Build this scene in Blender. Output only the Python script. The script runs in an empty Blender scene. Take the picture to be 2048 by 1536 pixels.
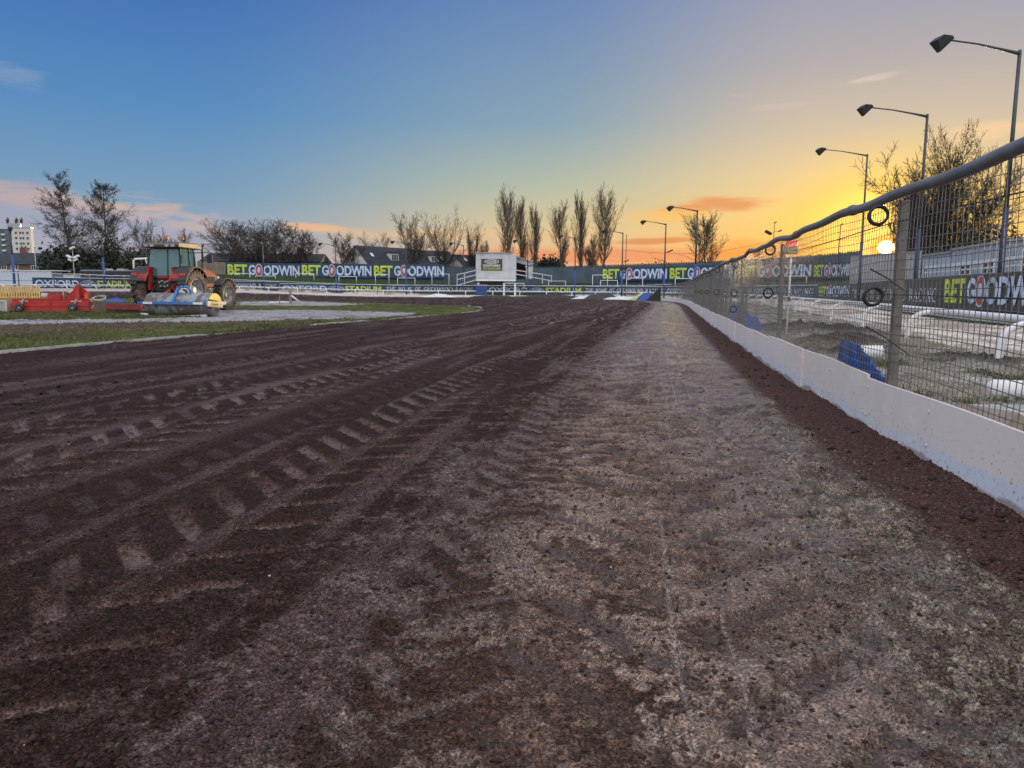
import bpy, math, random
import numpy as np
from mathutils import Matrix, Vector
R = math.radians
SC = bpy.context.scene
COL = SC.collection
rng = np.random.default_rng(7)
random.seed(7)

# ---------------------------------------------------------------- camera
CAMH = 1.05
FPX = 1500.0            # focal length in pixels of a 2048 wide picture
PITCH = math.atan(188/1500)
ROLL = 0.007
cam = bpy.data.cameras.new('camera'); camo = bpy.data.objects.new('camera', cam); COL.objects.link(camo)
cam.sensor_width = 36; cam.lens = FPX/2048*36; cam.clip_start = 0.05; cam.clip_end = 4000
CM = Matrix.Rotation(R(90)-PITCH, 3, 'X') @ Matrix.Rotation(ROLL, 3, 'Z')
camo.matrix_world = Matrix.Translation((0, 0, CAMH)) @ CM.to_4x4()
SC.camera = camo
CMN = np.array(CM)

def proj(P):
    P = np.asarray(P, float); c = (P-np.array([0, 0, CAMH])) @ CMN
    z = np.minimum(c[..., 2], -1e-3)
    return 1024+FPX*c[..., 0]/-z, 768-FPX*c[..., 1]/-z

def W(px, py, d):
    """the place seen towards (px, py) at d metres down the straight"""
    v = CMN @ np.array([(px-1024)/FPX, (768-py)/FPX, -1.0])
    return np.array([0, 0, CAMH]) + v*d/v[1]

# ---------------------------------------------------------------- world, sun, exposure
sunv = CMN @ np.array([(1772-1024)/FPX, (768-495)/FPX, -1.0]); sunv /= np.linalg.norm(sunv)
SUN_EL = math.asin(sunv[2]); SUN_AZ = math.atan2(sunv[0], sunv[1])
world = bpy.data.worlds.new('World'); SC.world = world; world.use_nodes = True
nt = world.node_tree; N = nt.nodes; L = nt.links; N.clear()

class NB:
    """tiny node helper"""
    def __init__(s, tree): s.t = tree; s.n = tree.nodes; s.l = tree.links
    def node(s, typ, **kw):
        n = s.n.new(typ)
        for k, v in kw.items(): setattr(n, k, v)
        return n
    def put(s, sock, v):
        if isinstance(v, bpy.types.NodeSocket): s.l.new(v, sock)
        elif v is not None: sock.default_value = v
    def math(s, op, a, b=None, c=None, clamp=False):
        n = s.n.new('ShaderNodeMath'); n.operation = op; n.use_clamp = clamp
        s.put(n.inputs[0], a)
        if b is not None: s.put(n.inputs[1], b)
        if c is not None: s.put(n.inputs[2], c)
        return n.outputs[0]
    def vec(s, op, a, b=None):
        n = s.n.new('ShaderNodeVectorMath'); n.operation = op
        s.put(n.inputs[0], a)
        if b is not None: s.put(n.inputs[1], b)
        return n.outputs['Value'] if op in ('LENGTH', 'DOT_PRODUCT') else n.outputs[0]
    def mix(s, f, a, b, mode='MIX'):
        n = s.n.new('ShaderNodeMix'); n.data_type = 'RGBA'; n.blend_type = mode
        s.put(n.inputs[0], f); s.put(n.inputs[6], a); s.put(n.inputs[7], b)
        return n.outputs[2]
    def ramp(s, f, stops, interp='LINEAR'):
        n = s.n.new('ShaderNodeValToRGB'); n.color_ramp.interpolation = interp
        e = n.color_ramp.elements
        while len(e) > 1: e.remove(e[-1])
        e[0].position = stops[0][0]; e[0].color = (*stops[0][1], 1)
        for p, c in stops[1:]:
            x = e.new(p); x.color = (*c, 1)
        s.put(n.inputs[0], f)
        return n.outputs[0]
    def smooth(s, x, a, b):
        n = s.n.new('ShaderNodeMapRange'); n.interpolation_type = 'SMOOTHSTEP'
        s.put(n.inputs[0], x); n.inputs[1].default_value = a; n.inputs[2].default_value = b
        return n.outputs[0]
    def noise(s, vec, scale, detail=4, rough=.55, dist=0):
        n = s.n.new('ShaderNodeTexNoise'); s.put(n.inputs['Vector'], vec)
        n.inputs['Scale'].default_value = scale; n.inputs['Detail'].default_value = detail
        n.inputs['Roughness'].default_value = rough; n.inputs['Distortion'].default_value = dist
        return n.outputs['Fac']
def srgb(r, g, b):
    return tuple((c/255/12.92 if c/255 <= .04045 else ((c/255+.055)/1.055)**2.4) for c in (r, g, b))

w = NB(nt)
tc = w.node('ShaderNodeTexCoord').outputs['Generated']
dirn = w.vec('NORMALIZE', tc)
sp = w.node('ShaderNodeSeparateXYZ'); L.new(dirn, sp.inputs[0])
el = w.math('ARCSINE', sp.outputs[2]); az = w.math('ARCTAN2', sp.outputs[0], sp.outputs[1])
ed = w.math('MULTIPLY', el, 180/math.pi)           # degrees
ef = w.math('DIVIDE', ed, 40, clamp=True)
cold = w.ramp(ef, [(0, srgb(172, 160, 178)), (.07, srgb(160, 170, 185)), (.16, srgb(122, 158, 188)), (.30, srgb(88, 140, 192)),
                   (.50, srgb(62, 110, 180)), (.75, srgb(80, 132, 205)), (1, srgb(140, 175, 225))])
mid = w.ramp(ef, [(0, srgb(230, 170, 146)), (.05, srgb(235, 180, 142)), (.11, srgb(220, 198, 152)), (.19, srgb(180, 188, 168)), (.30, srgb(134, 164, 182)),
                  (.50, srgb(104, 136, 184)), (1, srgb(140, 165, 215))])
warm = w.ramp(ef, [(0, srgb(244, 164, 90)), (.06, srgb(250, 184, 92)), (.13, srgb(247, 203, 122)), (.20, srgb(232, 204, 152)), (.28, srgb(206, 190, 168)), (.38, srgb(178, 172, 174)),
                   (.54, srgb(146, 153, 182)), (1, srgb(150, 165, 210))])
daz = w.math('ABSOLUTE', w.math('SUBTRACT', az, SUN_AZ))
dz = w.math('MULTIPLY', daz, 180/math.pi)
c1 = w.mix(w.smooth(dz, 50, 22), cold, mid)
c2 = w.mix(w.smooth(dz, 25, 4), c1, warm)
# glow round the sun
g = w.vec('LENGTH', w.vec('MULTIPLY', w.vec('SUBTRACT', dirn, tuple(sunv)), (1, 1, 1.15)))
c3 = w.mix(w.smooth(g, .175, .02), c2, (1.12, .72, .075, 1))
c4 = w.mix(w.smooth(g, .11, .012), c3, (1.9, 1.12, .22, 1))
# clouds: long thin sheets low down, each bank with a place of its own
cv = w.node('ShaderNodeCombineXYZ'); L.new(az, cv.inputs[0]); L.new(w.math('MULTIPLY', el, 5.5), cv.inputs[1])
cn = w.noise(cv.outputs[0], 7.5, 7, .62, .5)
cn2 = w.noise(cv.outputs[0], 22, 5, .6, .3)
cnn = w.math('ADD', w.math('MULTIPLY', cn, .7), w.math('MULTIPLY', cn2, .3))
def dirang(px, py):
    v = CMN @ np.array([(px-1024)/FPX, (768-py)/FPX, -1.0]); v /= np.linalg.norm(v)
    return math.atan2(v[0], v[1]), math.asin(v[2])
CLOUDS = [  # px, py, half width px, half height px, tilt, colour, strength, threshold
    (60, 392, 190, 26, .10, srgb(204, 172, 164), .75, .36), (330, 432, 190, 34, .18, srgb(222, 184, 164), .75, .38),
    (120, 470, 330, 60, .0, srgb(172, 166, 186), .55, .30), (620, 455, 90, 10, .05, srgb(242, 184, 140), .75, .36), (20, 145, 70, 22, .15, srgb(140, 160, 190), .5, .36),
    (1425, 412, 120, 19, -.02, srgb(226, 146, 92), .85, .36), (1350, 432, 130, 16, .0, srgb(255, 190, 92), .6, .36),
    (1310, 482, 110, 8, -.03, srgb(216, 132, 84), .8, .34), (1180, 512, 330, 18, 0, srgb(232, 138, 96), .7, .28),
    (1520, 500, 110, 22, 0, srgb(236, 140, 52), .6, .28), (1742, 158, 60, 9, -.12, srgb(222, 206, 190), .7, .34),
    (1990, 262, 90, 18, -.04, srgb(244, 206, 160), .8, .35), (1555, 212, 70, 8, 0, srgb(205, 190, 180), .6, .36), (1480, 190, 40, 6, 0, srgb(196, 186, 182), .4, .36),
    (900, 470, 400, 14, 0, srgb(238, 190, 140), .5, .38)]
cc = c4
for (px, py, hw, hh, tilt, colr, stg, th) in CLOUDS:
    a0, e0 = dirang(px, py); sx = hw/FPX; sy = hh/FPX
    da = w.math('SUBTRACT', az, a0)
    de = w.math('ADD', w.math('SUBTRACT', el, e0), w.math('MULTIPLY', da, tilt))
    q = w.math('SQRT', w.math('ADD', w.math('POWER', w.math('DIVIDE', da, sx), 2), w.math('POWER', w.math('DIVIDE', de, sy), 2)))
    m = w.math('MULTIPLY', w.smooth(q, 1.35, .1), 1.0)
    f = w.math('MULTIPLY', w.smooth(w.math('ADD', cnn, w.math('MULTIPLY', m, .18)), th+.14, th+.34), w.math('MULTIPLY', w.smooth(q, 1.3, .5), stg))
    cc = w.mix(f, cc, (*colr, 1))
# the sun itself
c5 = w.mix(w.smooth(g, .0100, .0058), w.mix(w.smooth(g, .024, .009), cc, (1.7, .66, .07, 1)), (20, 14, 5.0, 1))
# overhead and behind the photographer the sky is brightened as added fill light
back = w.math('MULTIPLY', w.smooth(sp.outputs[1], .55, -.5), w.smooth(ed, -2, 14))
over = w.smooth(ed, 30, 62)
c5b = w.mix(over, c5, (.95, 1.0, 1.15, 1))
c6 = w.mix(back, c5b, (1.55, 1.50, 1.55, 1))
skyn = w.node('ShaderNodeTexSky'); skyn.sky_type = 'NISHITA'; skyn.sun_disc = False
skyn.sun_elevation = SUN_EL; skyn.sun_rotation = SUN_AZ
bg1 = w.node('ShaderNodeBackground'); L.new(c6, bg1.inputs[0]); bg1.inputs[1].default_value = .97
bg2 = w.node('ShaderNodeBackground'); L.new(skyn.outputs[0], bg2.inputs[0]); bg2.inputs[1].default_value = .006
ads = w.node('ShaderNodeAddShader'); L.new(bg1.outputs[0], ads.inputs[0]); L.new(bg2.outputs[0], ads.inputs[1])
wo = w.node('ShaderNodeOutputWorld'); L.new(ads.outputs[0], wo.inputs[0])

sl = bpy.data.lights.new('sun', 'SUN'); sl.energy = 3.8; sl.angle = R(.5); sl.color = (1, .70, .36)
so = bpy.data.objects.new('sun', sl); COL.objects.link(so)
so.rotation_euler = Vector(tuple(sunv)).to_track_quat('Z', 'Y').to_euler()
vs = SC.view_settings; vs.view_transform = 'Standard'; vs.look = 'None'; vs.exposure = 0; vs.gamma = 1

# ---------------------------------------------------------------- materials
MATS = {}
def mat(name, col, rough=.6, metal=0, var=.15, scale=6, bump=.0, bscale=40, dirt=None, dirtamt=0, spec=.5, coat=0):
    if name in MATS: return MATS[name]
    m = bpy.data.materials.new(name); m.use_nodes = True; t = NB(m.node_tree)
    b = m.node_tree.nodes['Principled BSDF']
    co = t.node('ShaderNodeTexCoord').outputs['Object']
    n = t.noise(co, scale, 5, .6)
    dark = tuple(c*(1-var) for c in col); light = tuple(min(c*(1+var), .95) for c in col)
    c = t.mix(t.smooth(n, .3, .7), (*dark, 1), (*light, 1))
    if dirt:
        n2 = t.noise(co, scale*.45, 8, .68, .4)
        c = t.mix(t.math('MULTIPLY', t.smooth(n2, .62-dirtamt*.3, .70-dirtamt*.2), .85), c, (*dirt, 1))
    t.put(b.inputs['Base Color'], c); b.inputs['Metallic'].default_value = metal
    t.put(b.inputs['Roughness'], t.math('ADD', rough-.08, t.math('MULTIPLY', n, .16)))
    b.inputs['Specular IOR Level'].default_value = spec
    if coat: b.inputs['Coat Weight'].default_value = coat
    if bump:
        bn = t.node('ShaderNodeBump'); bn.inputs['Strength'].default_value = bump; bn.inputs['Distance'].default_value = .02
        t.put(bn.inputs['Height'], t.noise(co, bscale, 4)); t.l.new(bn.outputs[0], b.inputs['Normal'])
    MATS[name] = m; return m
MUD = (.20, .135, .105)
M_white = mat('white paint', (.74, .75, .76), .5, var=.08, dirt=(.42, .40, .37), dirtamt=.15)
M_galv = mat('galvanised steel', (.36, .38, .39), .45, .5, .2, 9)
M_wire = mat('fence wire', (.18, .175, .165), .5, .5, .3, 20)
M_post = mat('grey fence post', (.165, .148, .128), .65, .1, .25, 14, .3)
M_pipe = mat('grey plastic pipe', (.135, .14, .15), .45, 0, .2, 6, .1, dirt=(.16, .13, .11), dirtamt=.15)
M_black = mat('black rubber', (.025, .024, .024), .6, 0, .3, 9, .2)
M_tyre = mat('muddy tyre rubber', (.055, .048, .045), .85, 0, .3, 5, .5, 25, dirt=MUD, dirtamt=.7)
M_dark = mat('dark metal', (.030, .033, .038), .7, .0, .3, 8)
M_poleblue = mat('blue painted steel', (.02, .07, .26), .45, .1, .25, 5, dirt=(.05, .07, .12), dirtamt=.2)
M_poledk = mat('dark navy painted steel', (.012, .028, .075), .5, .1, .25, 5)
M_polegreen = mat('dark green grey steel', (.055, .07, .075), .5, .2, .25, 4)
M_navy = mat('navy board', (.016, .055, .115), .5, 0, .25, 1.2)
M_charc = mat('charcoal board', (.055, .055, .05), .6, 0, .2, 1.5)
M_green = mat('lime letters', (.50, .62, .05), .6, 0, .25, 1.3, dirt=(.20, .22, .22), dirtamt=.12)
M_lblue = mat('pale blue letters', (.52, .62, .86), .6, 0, .25, 1.3, dirt=(.20, .22, .22), dirtamt=.12)
M_redl = mat('red letters', (.42, .06, .05), .6, 0, .15, 2)
M_red = mat('red paint', (.46, .028, .022), .42, 0, .2, 4, dirt=(.20, .06, .04), dirtamt=.35)
M_tred = mat('tractor red paint', (.36, .022, .02), .62, 0, .2, 3, dirt=(.18, .10, .07), dirtamt=.4, spec=.25)
M_blue = mat('bright blue paint', (.03, .16, .46), .5, 0, .2, 5, dirt=(.16, .15, .16), dirtamt=.25)
M_yel = mat('yellow reflective', (.72, .55, .05), .5, 0, .1, 5)
M_barrel = mat('roller drum paint', (.25, .30, .34), .7, .0, .15, 4.5, .15, dirt=(.10, .064, .05), dirtamt=.72)
M_rim = mat('grey wheel rim', (.40, .42, .42), .5, .3, .15, 5, dirt=MUD, dirtamt=.5)
M_wood = mat('yellow timber', (.60, .46, .17), .8, 0, .3, 5, .3)
M_conc = mat('pale concrete', (.36, .38, .36), .85, 0, .2, 4, .3)
M_bark = mat('bark', (.085, .07, .058), .9, 0, .3, 3, .3, 12)
M_twig = mat('twigs', (.060, .046, .038), .9, 0, .3, 2)
M_barkpale = mat('pale poplar bark', (.125, .098, .070), .9, 0, .3, 3)
M_leaf = mat('dark winter leaves', (.040, .052, .032), .8, 0, .4, 1.2)
M_ivy = mat('dark ivy', (.022, .032, .020), .7, 0, .4, 1.2)
M_slate = mat('dark roof tiles', (.028, .034, .045), .85, 0, .3, .8, .3, 8)
M_brick = mat('brown brick', (.16, .095, .075), .9, 0, .25, 3, .3, 20)
M_render = mat('cream render', (.60, .58, .56), .85, 0, .08, .6)
M_glass = mat('window glass', (.03, .045, .06), .12, 0, .2, 3)
M_steelblue = mat('blue grey cladding', (.060, .095, .125), .65, 0, .25, .5)
M_pale = mat('pale cabin cladding', (.40, .47, .54), .6, 0, .1, 1.0, dirt=(.28, .30, .30), dirtamt=.2)
M_corr = mat('grey corrugated sheet', (.44, .43, .42), .6, .1, .12, 1.5)
M_tarpb = mat('blue tarpaulin', (.010, .062, .28), .45, 0, .3, 6, .6, 14)
M_tarpk = mat('black tarpaulin', (.02, .022, .022), .5, 0, .3, 6, .6, 10)
M_tarpw = mat('white tarpaulin', (.60, .63, .64), .5, 0, .2, 5, .5, 8)
M_tarpy = mat('yellow green tarpaulin', (.45, .48, .10), .55, 0, .2, 5, .5, 8)
M_clod = mat('dark soil clods', (.038, .021, .016), .92, 0, .45, 30, .6, 80)
M_clodg = mat('grey clay crumbs', (.165, .138, .108), .92, 0, .35, 30, .6, 80)
M_stone = mat('small pale stones', (.34, .30, .27), .85, 0, .3, 30)
M_beige = mat('weathered timber boards', (.25, .21, .17), .85, 0, .2, 1.5, .2)

# ---------------------------------------------------------------- mesh helpers
def link(o): COL.objects.link(o); return o
def tag(o, label=None, cat=None, group=None, kind=None):
    if label: o['label'] = label
    if cat: o['category'] = cat
    if group: o['group'] = group
    if kind: o['kind'] = kind
    return o
def thing(name, label, cat, loc=(0, 0, 0), rz=0, group=None):
    o = bpy.data.objects.new(name, None); o.empty_display_size = .1; link(o)
    o.location = tuple(float(a) for a in loc); o.rotation_euler = (0, 0, rz)
    return tag(o, label, cat, group)
class MB:
    def __init__(s): s.v = []; s.f = []; s.n = 0
    def add(s, v, f):
        v = np.asarray(v, float); s.v.append(v)
        s.f += [tuple(int(i)+s.n for i in q) for q in f]; s.n += len(v); return s
    def box(s, c, size, M=None):
        x, y, z = (a/2 for a in size)
        v = np.array([(i*x, j*y, k*z) for k in (-1, 1) for j in (-1, 1) for i in (-1, 1)])
        if M is not None: v = v @ np.array(M).T
        return s.add(v+np.array(c), [(0, 2, 3, 1), (4, 5, 7, 6), (0, 1, 5, 4), (2, 6, 7, 3), (0, 4, 6, 2), (1, 3, 7, 5)])
    def beam(s, a, b, w_, h_=None, up=(0, 0, 1)):
        h_ = h_ or w_; a = np.array(a, float); b = np.array(b, float); d = b-a; l = np.linalg.norm(d); d /= l
        up = np.array(up, float)
        if abs(d@up) > .98: up = np.array((0, 1, 0.))
        x = np.cross(d, up); x /= np.linalg.norm(x); u = np.cross(x, d)
        return s.box((a+b)/2, (w_, l, h_), np.stack([x, d, u], 1))
    def tube(s, pts, r, n=8, caps=True):
        pts = np.array(pts, float); m = len(pts); r = np.full(m, r) if np.isscalar(r) else np.array(r, float)
        t = np.gradient(pts, axis=0); t /= np.linalg.norm(t, axis=1)[:, None]+1e-9
        ref = np.array((0, 0, 1.)) if abs(t[0][2]) < .9 else np.array((1., 0, 0))
        vs_ = []
        for i in range(m):
            x = np.cross(t[i], ref); x /= np.linalg.norm(x)+1e-9; y = np.cross(t[i], x); ref = -y if i < 0 else ref
            a = np.linspace(0, 2*math.pi, n, endpoint=False)
            vs_.append(pts[i]+r[i]*(np.cos(a)[:, None]*x+np.sin(a)[:, None]*y))
        f = [(i*n+j, i*n+(j+1) % n, (i+1)*n+(j+1) % n, (i+1)*n+j) for i in range(m-1) for j in range(n)]
        if caps: f += [tuple(range(n-1, -1, -1)), tuple((m-1)*n+j for j in range(n))]
        return s.add(np.concatenate(vs_), f)
    def lathe(s, prof, axis='Z', n=32, c=(0, 0, 0)):
        """prof: list of (radius, height) spun round an axis"""
        a = np.linspace(0, 2*math.pi, n, endpoint=False); vs_ = []
        for r, h in prof:
            ring = np.stack([r*np.cos(a), r*np.sin(a), np.full(n, h)], 1)
            if axis == 'Y': ring = ring[:, [0, 2, 1]]
            if axis == 'X': ring = ring[:, [2, 0, 1]]
            vs_.append(ring)
        m = len(prof)
        f = [(i*n+j, i*n+(j+1) % n, (i+1)*n+(j+1) % n, (i+1)*n+j) for i in range(m-1) for j in range(n)]
        return s.add(np.concatenate(vs_)+np.array(c), f)
    def prism(s, poly, y0, y1, plane='XZ'):
        """outline swept between y0 and y1 along the third axis"""
        n = len(poly); idx = {'XZ': (0, 1, 2), 'XY': (0, 2, 1), 'YZ': (1, 0, 2)}[plane]; v = []
        for y in (y0, y1):
            for a, b in poly:
                q = [a, y, b]
                v.append({'XZ': (a, y, b), 'XY': (a, b, y), 'YZ': (y, a, b)}[plane])
        f = [tuple(range(n)), tuple(range(2*n-1, n-1, -1))]+[(i, i+n, (i+1) % n+n, (i+1) % n) for i in range(n)]
        return s.add(v, f)
    def torus(s, c, ax, R_, r_, n=20, k=8):
        ax = np.array(ax, float); ax /= np.linalg.norm(ax); h = np.array((0, 0, 1.)) if abs(ax[2]) < .9 else np.array((1., 0, 0))
        x = np.cross(ax, h); x /= np.linalg.norm(x); y = np.cross(ax, x); v = []
        for i in range(n):
            a = 2*math.pi*i/n; d = math.cos(a)*x+math.sin(a)*y
            for j in range(k):
                b = 2*math.pi*j/k; v.append(np.array(c)+d*(R_+r_*math.cos(b))+ax*r_*math.sin(b))
        return s.add(v, [(i*k+j, ((i+1) % n)*k+j, ((i+1) % n)*k+(j+1) % k, i*k+(j+1) % k) for i in range(n) for j in range(k)])
    def build(s, name, m, parent=None, smooth=False, bevel=0):
        me = bpy.data.meshes.new(name)
        v = np.concatenate(s.v) if s.v else np.zeros((0, 3))
        me.from_pydata(v.tolist(), [], s.f); me.update()
        o = link(bpy.data.objects.new(name, me)); me.materials.append(m)
        if parent: o.parent = parent
        if smooth: me.polygons.foreach_set('use_smooth', [True]*len(me.polygons))
        if bevel:
            bv = o.modifiers.new('bevel', 'BEVEL'); bv.width = bevel; bv.segments = 2; bv.limit_method = 'ANGLE'
        return o
def npmesh(name, V, Q, m, parent=None, smooth=False, cols=None, extra=None):
    """mesh from numpy arrays; Q has 3 or 4 columns"""
    V = np.ascontiguousarray(V, np.float32); Q = np.ascontiguousarray(Q, np.int32); k = Q.shape[1]
    me = bpy.data.meshes.new(name); me.vertices.add(len(V)); me.vertices.foreach_set('co', V.ravel())
    me.loops.add(Q.size); me.loops.foreach_set('vertex_index', Q.ravel())
    me.polygons.add(len(Q)); me.polygons.foreach_set('loop_start', np.arange(0, Q.size, k, dtype=np.int32))
    me.polygons.foreach_set('loop_total', np.full(len(Q), k, np.int32))
    if smooth: me.polygons.foreach_set('use_smooth', np.ones(len(Q), bool))
    if cols is not None:
        a = me.color_attributes.new('tint', 'FLOAT_COLOR', 'POINT')
        a.data.foreach_set('color', np.concatenate([cols, np.ones((len(V), 1))], 1).astype(np.float32).ravel())
    if extra is not None:
        a = me.attributes.new('rough', 'FLOAT', 'POINT'); a.data.foreach_set('value', extra.astype(np.float32))
    me.update(calc_edges=True); me.validate()
    me.materials.append(m); o = link(bpy.data.objects.new(name, me))
    if parent: o.parent = parent
    return o
def segs(P0, P1, r0, r1, n=3):
    """straight tapered sticks, n sided, as arrays"""
    P0 = np.asarray(P0, float); P1 = np.asarray(P1, float); d = P1-P0; d /= np.linalg.norm(d, axis=1)[:, None]+1e-9
    ref = np.where((np.abs(d[:, 2]) > .9)[:, None], np.array([1., 0, 0]), np.array([0, 0, 1.]))
    x = np.cross(d, ref); x /= np.linalg.norm(x, axis=1)[:, None]+1e-9; y = np.cross(d, x)
    r0 = np.broadcast_to(r0, len(P0)); r1 = np.broadcast_to(r1, len(P0)); out = []
    for P, r in ((P0, r0), (P1, r1)):
        for j in range(n):
            a = 2*math.pi*j/n+.4; out.append(P+r[:, None]*(math.cos(a)*x+math.sin(a)*y))
    V = np.stack(out, 1).reshape(-1, 3); m = len(P0); b = (np.arange(m)*2*n)[:, None]
    Q = np.concatenate([b+np.array([j, (j+1) % n, n+(j+1) % n, n+j]) for j in range(n)])
    return V, Q

# ---------------------------------------------------------------- noise in numpy
def _h(ix, iy, seed):
    n = (ix.astype(np.int64)*374761393+iy.astype(np.int64)*668265263+seed*1274126177) & 0xffffffff
    n = ((n ^ (n >> 13))*1274126177) & 0xffffffff
    return ((n ^ (n >> 16)) & 0xffffff)/float(0xffffff)
def vn(x, y, seed=0):
    ix = np.floor(x); iy = np.floor(y); fx = x-ix; fy = y-iy; fx = fx*fx*(3-2*fx); fy = fy*fy*(3-2*fy)
    a = _h(ix, iy, seed); b = _h(ix+1, iy, seed); c = _h(ix, iy+1, seed); d = _h(ix+1, iy+1, seed)
    return a+(b-a)*fx+(c-a)*fy+(a-b-c+d)*fx*fy
def fbm(x, y, oct=4, seed=0, gain=.5):
    s = 0; a = 1; t = 0
    for i in range(oct):
        cx = x*math.cos(i*.7)-y*math.sin(i*.7); cy = x*math.sin(i*.7)+y*math.cos(i*.7)
        s = s+a*vn(cx*2**i, cy*2**i, seed+i*17); t += a; a *= gain
    return s/t
def sst(x, a, b):
    t = np.clip((x-a)/(np.asarray(b)-a), 0, 1); return t*t*(3-2*t)

# ---------------------------------------------------------------- plan of the stadium
def catmull(P, n=12):
    P = np.array(P, float); Q = []
    for i in range(1, len(P)-2):
        p0, p1, p2, p3 = P[i-1:i+3]
        for t in np.linspace(0, 1, n, endpoint=False):
            Q.append(.5*((2*p1)+(-p0+p2)*t+(2*p0-5*p1+4*p2-p3)*t*t+(-p0+3*p1-3*p2+p3)*t**3))
    Q.append(P[-2]); return np.array(Q)
FENCE = catmull([(-.5, -18), (.6, -10), (1.6, -3), (2.02, 1), (2.40, 3.52), (2.74, 5.77), (3.04, 7.34), (3.46, 9.7), (4.4, 14.5), (6.18, 23.4), (9.3, 38.5), (12.9, 56),
                 (15.2, 70), (15.7, 80), (14.6, 89), (11.1, 95), (2.5, 103), (-12, 104.5), (-22, 102), (-28, 99.5), (-34.1, 94), (-37.9, 87), (-40.2, 80), (-41.7, 70), (-41.5, 60), (-40.5, 48), (-39, 30), (-38, 10)])
class Path:
    def __init__(s, P):
        s.P = P; s.d = np.r_[0, np.cumsum(np.linalg.norm(np.diff(P, axis=0), axis=1))]; s.len = s.d[-1]
    def at(s, q):
        return np.stack([np.interp(q, s.d, s.P[:, 0]), np.interp(q, s.d, s.P[:, 1])], -1)
    def nrm(s, q):          # outward (to the right of travel)
        t = s.at(np.asarray(q)+.3)-s.at(np.asarray(q)-.3); t /= np.linalg.norm(t, axis=-1)[..., None]+1e-9
        return np.stack([t[..., 1], -t[..., 0]], -1)
    def near(s, X, Y):      # distance (signed, + inside) and station
        best = np.full(X.shape, 1e9); st = np.zeros(X.shape); sg = np.zeros(X.shape)
        I = np.unique(np.r_[np.arange(0, len(s.P)-1, 4), len(s.P)-1])
        for i, i2 in zip(I[:-1], I[1:]):
            a = s.P[i]; b = s.P[i2]; e = b-a; l2 = e@e
            t = np.clip(((X-a[0])*e[0]+(Y-a[1])*e[1])/l2, 0, 1)
            dx = X-a[0]-t*e[0]; dy = Y-a[1]-t*e[1]; q = dx*dx+dy*dy; m = q < best
            best = np.where(m, q, best); st = np.where(m, s.d[i]+t*(s.d[i2]-s.d[i]), st)
            sg = np.where(m, np.sign(e[0]*dy-e[1]*dx), sg)
        return np.sqrt(best)*sg, st
FP = Path(FENCE)
def offs(path, pts):
    """path offset outwards by a distance that varies with the station"""
    q = path.d; n = path.nrm(q); o = np.interp(q, [p[0] for p in pts], [p[1] for p in pts])
    return path.P+n*o[:, None]
S0 = float(FP.near(np.array([2.4]), np.array([3.52]))[1][0])
def sta(x, y): return float(FP.near(np.array([float(x)]), np.array([float(y)]))[1][0])
RAILP = Path(offs(FP, [(0, 3.2), (sta(3.7, 11), 3.35), (sta(6.2, 23), 4.4), (sta(13, 56), 6), (FP.len, 7)]))
ADS = catmull([(14.5, -10), (14.0, 0), (14.0, 10), (15.0, 22), (17.05, 29.5), (22.2, 46), (26.4, 59), (29.8, 74), (31, 88), (28.6, 104), (22.5, 118), (12, 124.5), (-5.4, 127), (-21.5, 122.5),
               (-34.6, 112.5), (-39.2, 106), (-47.6, 94), (-53, 84), (-56, 70), (-57, 40), (-57, 20)])
AP = Path(ADS)
def terr(X, Y):
    X = np.asarray(X, float); Y = np.asarray(Y, float)
    z = .64*sst(-X, 16, 42)*sst(Y, 34, 62)
    d, st = AP.near(X, Y)
    out = np.where(d < 0, -d, 0)
    bank = sst(Y, 55, 95)*sst(X/np.maximum(Y, 1), -.46, -.41)
    z = z+bank*np.minimum(out*.21, 2.3)
    dr, _ = RAILP.near(X, Y)
    z = z+np.where((dr < 0), np.minimum(-dr, 6)*.035, 0)*sst(-d*0+1, 0, 1)
    return z
def inpoly(px, py, poly):
    c = np.zeros(px.shape, bool); n = len(poly)
    for i in range(n):
        x0, y0 = poly[i]; x1, y1 = poly[(i+1) % n]
        if y0 == y1: continue
        c ^= ((y0 > py) != (y1 > py)) & (px < (x1-x0)*(py-y0)/(y1-y0)+x0)
    return c
def tz(x, y): return float(terr(np.array([float(x)]), np.array([float(y)]))[0])
def G(px, py):
    """ground point seen at (px, py)"""
    z = 0.
    for _ in range(12):
        v = CMN @ np.array([(px-1024)/FPX, (768-py)/FPX, -1.0])
        t = (CAMH-z)/max(-v[2], 1e-4); t = min(t, 300); x, y = v[0]*t, v[1]*t; z = .5*z+.5*tz(x, y)
    return np.array([x, y, tz(x, y)])
def at(px, d, dz=0):
    """ground point below picture column px at depth d"""
    p = W(px, 590, d); return np.array([p[0], p[1], tz(p[0], p[1])+dz])

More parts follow.
